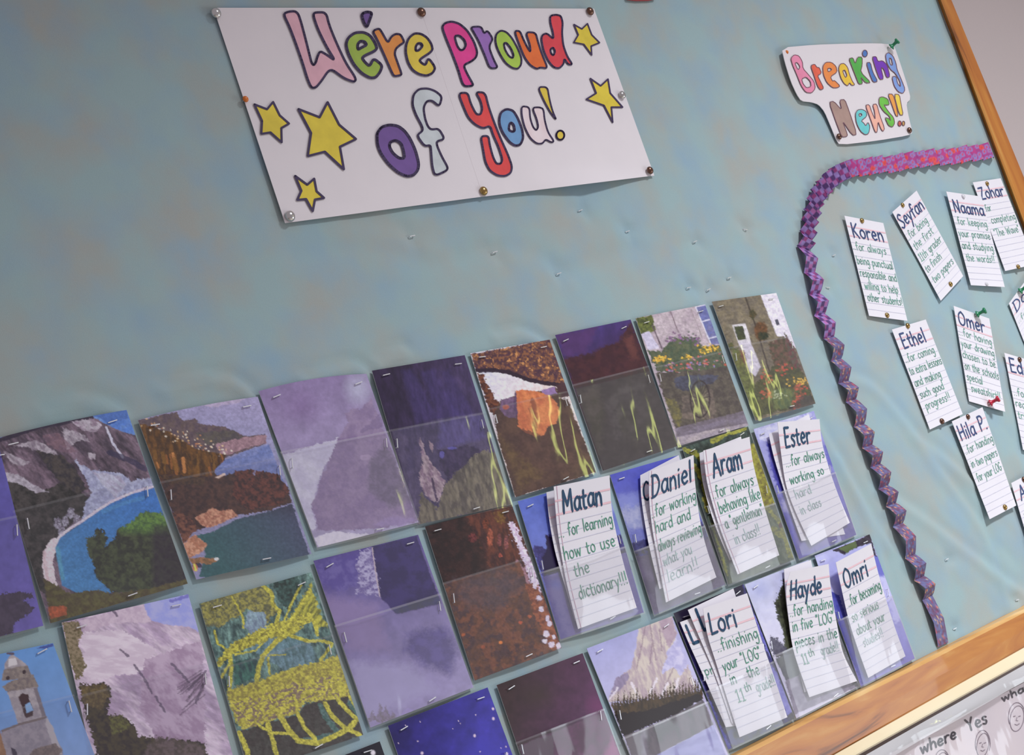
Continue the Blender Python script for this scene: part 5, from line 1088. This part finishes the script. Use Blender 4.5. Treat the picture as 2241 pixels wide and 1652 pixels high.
pin_note((2071,419), (2148,430), (2199,628), (2125,624), .0084, ('Naama', .1, .98, .36, .22), [('..for keeping', .02, .96, .58, .14), ('your promise', .04, .96, .80, .14), ('and studying', .04, .96, 1.02, .14), ('the words!!', .08, .92, 1.24, .14)], 'pinned ruled note about keeping a promise and studying the words')
pin_note((1952,721), (2026,699), (2107,906), (2035,940), .0066, ('Ethel', .13, .83, .35, .24), [('..for coming', .05, .92, .57, .14), ('to extra lessons', .05, 1.0, .78, .14), ('and making', .06, .84, .98, .14), ('such good', .08, .8, 1.18, .14), ('progress!!', .12, .86, 1.38, .14)], 'pinned ruled note about coming to extra lessons')
pin_note((2087,669), (2165,697), (2200,901), (2121,878), .0066, ('Omer', .08, .84, .30, .24), [('...for having', .02, .96, .50, .14), ('your drawing', .04, .98, .70, .14), ('chosen to be', .03, .96, .90, .14), ('on the schools', .04, 1.0, 1.10, .14), ('special', .05, .5, 1.29, .14), ('sweatshirt!!', .12, .95, 1.48, .14)], 'pinned ruled note about having a drawing chosen, held by green and red push pins')
pin_note((2083,922), (2150,891), (2224,1106), (2166,1136), .0084, ('Hila P.', .07, .98, .35, .24), [('..for handing', .05, 1.0, .58, .14), ('in two papers', .08, .98, .82, .14), ('for your LOG', .1, .96, 1.06, .14)], 'pinned ruled note about handing in two papers, below the red push pin')
pin_note((2198,772), (2280,796), (2322,1006), (2239,984), .0066, ('Eden', .08, .80, .30, .24), [('R.', .45, .75, .52, .2, 0), ('..for', .05, .42, .72, .14), ('really', .04, .5, .92, .14), ('trying', .05, .5, 1.12, .14)], 'pinned ruled note cut off at the right edge, beside the drawing note')
pin_note((2213,1057), (2284,1020), (2342,1215), (2270,1252), .0092, ('A', .14, .34, .38, .26), [('..f', .08, .3, .62, .14)], 'lowest pinned ruled note, only a sliver at the right edge of the frame')
pin_note((2208,664), (2256,598), (2322,722), (2262,800), .0066, ('Dor', .1, .8, .34, .26), [('..for', .06, .5, .6, .14)], 'pinned ruled note with rounded look under a green push pin at the right edge')

# ------------------------------------------------------------------ pins
m_silver = principled('nickel', (214, 212, 210), .18, 1.0); m_brass = principled('brass', (176, 146, 92), .25, 1.0); m_copper = principled('copper', (122, 92, 80), .25, 1.0)
m_orange = principled('orange_plastic', (224, 120, 40), .3); m_gr = principled('green_plastic', (20, 132, 84), .25, coat=.4); m_rd = principled('red_plastic', (200, 24, 60), .25, coat=.4); m_clearpin = principled('clear_pin', (222, 220, 226), .08, coat=.6)
def tack(px, py, d, r, mat, label):
    b = at(px, py, d); t = thing('drawing_pin', b, label, 'pin', 'round drawing pins')
    prof = [(r, 0), (r * 1.0, r * .12), (r * .92, r * .35), (r * .72, r * .55), (r * .42, r * .68), (r * .12, r * .73)]
    lathe('head', prof, b, (0, -1, 0), mat, t, 18)
    lathe('point', [(.0005, 0), (.0004, .004), (.0001, .007)], b, (0, 1, 0), m_steel, t, 6)
def pushpin(px, py, d, mat, axis, label, s=1.0):
    b = at(px, py, d); t = thing('push_pin', b, label, 'pin')
    a = Vector(axis).normalized()
    prof = [(.0032, .002), (.0046, .0024), (.0048, .0034), (.0030, .0046), (.0021, .0062), (.0021, .0098), (.0030, .0116), (.0042, .0124), (.0043, .0142), (.0034, .0150)]
    lathe('grip', [(r * s, h * s) for r, h in prof], b, a, mat, t, 18)
    lathe('point', [(.0006, -.001), (.0006, .003)], b, a, m_steel, t, 8)
for px, py, r, m, d, lab in (
 (472, 29, .0052, m_silver, .0084, 'silver drawing pin at the top left corner of the banner'), (922, 27, .0050, m_copper, .009, 'dark copper drawing pin at the top middle seam of the banner'),
 (1291, 25, .0048, m_copper, .009, 'dark copper drawing pin at the top right corner of the banner'), (1361, 208, .0046, m_silver, .009, 'shiny silver drawing pin on the right edge of the banner'),
 (1422, 373, .0044, m_copper, .010, 'copper drawing pin at the bottom right corner of the banner'), (1058, 418, .0046, m_brass, .009, 'brass drawing pin at the bottom middle seam of the banner'),
 (634, 473, .0052, m_silver, .0088, 'silver drawing pin at the bottom left corner of the banner'), (537, 217, .0030, m_orange, .0090, 'small orange pin on the left edge of the banner'),
 (1722, 114, .0024, m_orange, .0085, 'tiny orange pin at the top left of the cut-out sign'), (1836, 299, .0040, m_copper, .0086, 'copper drawing pin at the lower left of the cut-out sign'), (1990, 285, .0040, m_copper, .0086, 'copper drawing pin at the lower right of the cut-out sign'),
 (1886, 483, .0034, m_brass, .0085, 'brass drawing pin at the top of the note about being punctual'), (1941, 690, .0034, m_brass, .0085, 'brass drawing pin at the bottom of the note about being punctual'),
 (1975, 449, .0032, m_brass, .0085, 'brass drawing pin at the top of the steeply tilted note'), (2080, 622, .0034, m_brass, .0085, 'brass drawing pin at the bottom of the steeply tilted note'),
 (2160, 402, .0032, m_brass, .0082, 'brass drawing pin at the top of the note nearest the frame'), (2228, 584, .0034, m_brass, .0085, 'brass drawing pin at the bottom of the note nearest the frame'),
 (1986, 713, .0036, m_brass, .0085, 'brass drawing pin at the top of the extra lessons note'), (2061, 922, .0038, m_copper, .0085, 'dark copper drawing pin at the bottom of the extra lessons note'),
 (2118, 912, .0034, m_copper, .0104, 'dark copper drawing pin at the top of the note about two papers'), (2199, 1110, .0036, m_brass, .0104, 'brass drawing pin at the bottom of the note about two papers'),
 (2231, 787, .0036, m_copper, .0085, 'dark copper drawing pin at the top of the note cut off by the right edge'), (2240, 1049, .0036, m_copper, .0110, 'dark copper drawing pin on the lowest note at the right edge'),
 (2108, 430, .0032, m_clearpin, .0104, 'clear glinting pin at the top of the note about keeping a promise'), (2159, 622, .0028, m_clearpin, .0104, 'clear pin at the bottom of the note about keeping a promise')):
    tack(px, py, d, r, m, lab)
pushpin(1947, 106, .0085, m_gr, (.35, -.8, .35), 'green push pin at the top right of the cut-out sign')
pushpin(2134, 690, .0085, m_gr, (.35, -.9, .1), 'green push pin at the top of the note about the drawing')
pushpin(2163, 884, .0085, m_rd, (.4, -.85, .15), 'red push pin at the bottom of the note about the drawing')
pushpin(2229, 640, .0085, m_gr, (.35, -.85, .3), 'green push pin at the right edge of the frame above the cut-off note')

# ------------------------------------------------------------------ pleated paper border
border = thing('pleated_border', at(1900, 700, .004), 'pleated patterned paper border, purple check at the bend, magenta flowers on top, blue floral below', 'border trim')
OUTER = [(2161,315),(2138,319),(2115,322),(2090,326),(2068,328),(2045,330),(2022,331),(1999,334),(1976,337),(1953,342),(1931,345),(1909,346),(1888,349),(1866,352),(1846,355),(1828,361),(1812,371),(1797,384),(1784,398),(1773,415),(1764,434),(1758,458),(1753,480),(1749,505),(1744,538),
         (1759,597),(1770,644),(1782,691),(1802,742),(1818,790),(1834,839),(1850,880),(1869,934),(1886,981),(1904,1023),(1922,1070),(1938,1109),(1954,1153),(1981,1222),(2000,1271),(2019,1313),(2053,1416)]
oP = at(np.array([p[0] for p in OUTER], float), np.array([p[1] for p in OUTER], float), .0055)
tan = np.gradient(oP, axis=0); tan[:, 1] = 0; tan /= np.linalg.norm(tan, axis=1)[:, None]
nrm = np.stack([-tan[:, 2], 0 * tan[:, 0], tan[:, 0]], -1)   # towards the inside of the bend
ctr = at(2050, 800, .0055)
sg = np.sign(((ctr - oP) * nrm).sum(1)); nrm *= sg[:, None]
nrm[25:] = nrm[25:] * .35 + np.array([1, 0, 0]) * .65; nrm /= np.linalg.norm(nrm, axis=1)[:, None]
WD = .19 * U
def strip_rows(i0, i1):
    rows = []
    for i in range(i0, i1):
        a, b = oP[i], oP[i + 1]; L = np.linalg.norm(b - a); amp = min(.0115, max(.0085, .34 * L)) if i < 24 else .0098
        if i >= len(OUTER) - 2: amp = .005
        for k in range(8):
            t = k / 8.0; saw = 1 - abs(2 * t - 1); h = amp * saw ** .85
            p = a * (1 - t) + b * t; n = nrm[i] * (1 - t) + nrm[i + 1] * t
            j = .0006 * math.sin(i * 2.3); rows.append((p + np.array([0, -h, 0]) + n * j, n, i + t))
    p = oP[i1]; rows.append((p, nrm[i1], i1)); return rows
def paper_strip(i0, i1, paint, base):
    rows = strip_rows(i0, i1); NXs = 14
    G = np.stack([[p + n * WD * k / (NXs - 1) for k in range(NXs)] for p, n, s in rows])
    # finer along the length for the printed pattern
    ns = len(rows); tt = np.linspace(0, ns - 1, (ns - 1) * 3 + 1); i_ = np.clip(tt.astype(int), 0, ns - 2); f = (tt - i_)[:, None, None]
    G = G[i_] * (1 - f) + G[i_ + 1] * f
    seg = np.linalg.norm(np.diff(G[:, 0], axis=0), axis=1); s = np.r_[0, np.cumsum(seg)] * 1000
    X, Y = np.meshgrid(np.linspace(0, WD * 1000, NXs), s)
    cv = Canvas(X, Y, base); paint(cv)
    if np.dot(np.cross(G[0, -1] - G[0, 0], G[2, 0] - G[0, 0]), (0, -1, 0)) > 0: pass
    o = film('paper_strip', G, principled('printed_paper', (150, 100, 150), .5, attr='Print'), border, col=np.clip(cv.c / .85, 0, .9), smooth=False)
    return o
def pat_check(c):
    q = (np.floor(c.x / 7) + np.floor(c.y / 7)) % 2; c.put(q, (146, 122, 182)); c.put(1 - q, (78, 48, 106))
    c.put(((np.floor(c.x / 5.5 + .5) + np.floor(c.y / 5.5 + .5)) % 3 == 0) * 1.0, (180, 62, 128), .5); c.tex(4, .1)
def pat_flower(c):
    c.put(np.ones(c.x.shape), ((184, 48, 128), (158, 54, 130), 4)); rnd = random.Random(4)
    for y0 in np.arange(0, 700, 7.0):
        for x0 in (4 + 2 * math.sin(y0), 13 + 2 * math.cos(y0), 21):
            yy = y0 + rnd.uniform(-2, 2); r = np.hypot(c.x - x0, c.y - yy)
            big = rnd.random() < .17
            c.put(np.clip((3.6 - r) * 2, 0, 1), (222, 76, 76) if big else (140, 124, 190)); c.put(np.clip((1.9 - r) * 2, 0, 1), (206, 60, 64) if big else (200, 64, 110)); c.put(np.clip((.9 - r) * 2, 0, 1), (190, 70, 60) if big else (110, 120, 150))
def pat_blue(c):
    c.put(np.ones(c.x.shape), ((100, 104, 150), (104, 66, 96), 3)); rnd = random.Random(7)
    for k in range(520):
        x0, y0 = rnd.uniform(0, 23), rnd.uniform(0, 620); r = np.hypot(c.x - x0, (c.y - y0) / 1.5); c.put(np.clip((1.3 - r) * 2, 0, 1), rnd.choice([(206, 150, 116), (190, 84, 90), (110, 130, 176), (214, 176, 120), (150, 60, 90)]), .9)
paper_strip(0, 14, pat_flower, (150, 50, 110))
paper_strip(14, 28, pat_check, (110, 80, 140))
paper_strip(28, len(OUTER) - 1, pat_blue, (100, 90, 140))

# ------------------------------------------------------------------ laminated poster on the wall below the board
S9 = zf(1570, 1300, 3.34)
poster = thing('laminated_poster', at(2150, 1600, .0), 'white laminated poster with handwritten question words and pencil faces, on the wall below the board', 'poster')
def pl(d): return lambda x, y: d + .0012 * np.sin(np.asarray(x) / 60.) + 0 * np.asarray(y)
pc = ((1900, 1675), (2330, 1446), (2440, 1760), (2010, 1990))
sheet_px('paper', pc, 30, 14, pl(.012), .0005, principled('poster_paper', (226, 212, 214), .6, mottle=(14, (214, 202, 210), .6)), poster)
fc = ((1850, 1676), (2330, 1404), (2450, 1762), (1990, 2022))
G = []
A, B, C_, D = (at(*p, .016) for p in fc)
u, v = np.meshgrid(np.linspace(0, 1, 70), np.linspace(0, 1, 60))
P = A * ((1 - u) * (1 - v))[..., None] + B * (u * (1 - v))[..., None] + C_ * (u * v)[..., None] + D * ((1 - u) * v)[..., None]
P[..., 1] += -.0035 * np.exp(-((v - .06) / .05) ** 2) * (1 + .5 * np.sin(u * 17)) - .0003 * np.sin(u * 31 + v * 20)
m_film = plastic(.04)
film('plastic_film', P, m_film, poster)
film('sealed_edge_highlight', P[:6] + np.array([0, -.0006, 0]), plastic(.62), poster)  # milky strip along the sealed edge paints the film's white highlight
k = Ink(); bk_ = ink((48, 30, 44))
write_px(k, 'where', (2016, 1651), (80, -38), (-4, -24), 4.2); write_px(k, 'Yes', (2119, 1601), (46, -21), (-8, -25), 4.0); write_px(k, 'what', (2194, 1536), (62, -30), (-4, -14), 3.6)
psurf = lambda x, y, e: at(x, y, pl(.012)(x, y) + e)
k.build('handwriting', psurf, [bk_], poster, (.0005, .0005))
pen = ink((128, 110, 124))
def face(cx, cy, a, b):
    k = Ink(); k.stroke([(cx + a * math.cos(t) + .12 * b * math.sin(t) * -1, cy + b * math.sin(t)) for t in np.linspace(0, 6.283, 22)], 1.3, 0)
    k.stroke([(cx + 1.25 * a * math.cos(t), cy - .1 * b + 1.15 * b * math.sin(t)) for t in np.linspace(-3.6, .5, 16)], 1.3, 0)
    for sx in (-.4, .35): k.stroke([(cx + sx * a - 2, cy - .15 * b), (cx + sx * a + 2, cy - .2 * b)], 1.5, 0)
    k.stroke([(cx, cy - .1 * b), (cx - 2, cy + .15 * b), (cx + 2, cy + .18 * b)], 1.1, 0); k.stroke([(cx - .35 * a, cy + .45 * b), (cx, cy + .52 * b), (cx + .35 * a, cy + .4 * b)], 1.3, 0)
    k.build('pencil_face', psurf, [pen], poster, (.0005, .0005))
face(2151, 1630, 13, 26); face(2226, 1572, 15, 28); face(2062, 1670, 13, 24)

# torn scrap of red paper at the very top
scrap = Ink(); sl = [(1366, -14), (1400, -20), (1436, -12), (1434, -1), (1418, 2), (1392, 2.4), (1372, 0)]
tag(cut_sheet('paper_scrap', sl, lambda x, y, e: at(x, y, .0066) , .0004, principled('red_paper', (150, 50, 54), .6), None), 'edge of a dark red paper scrap at the very top of the board', 'paper')
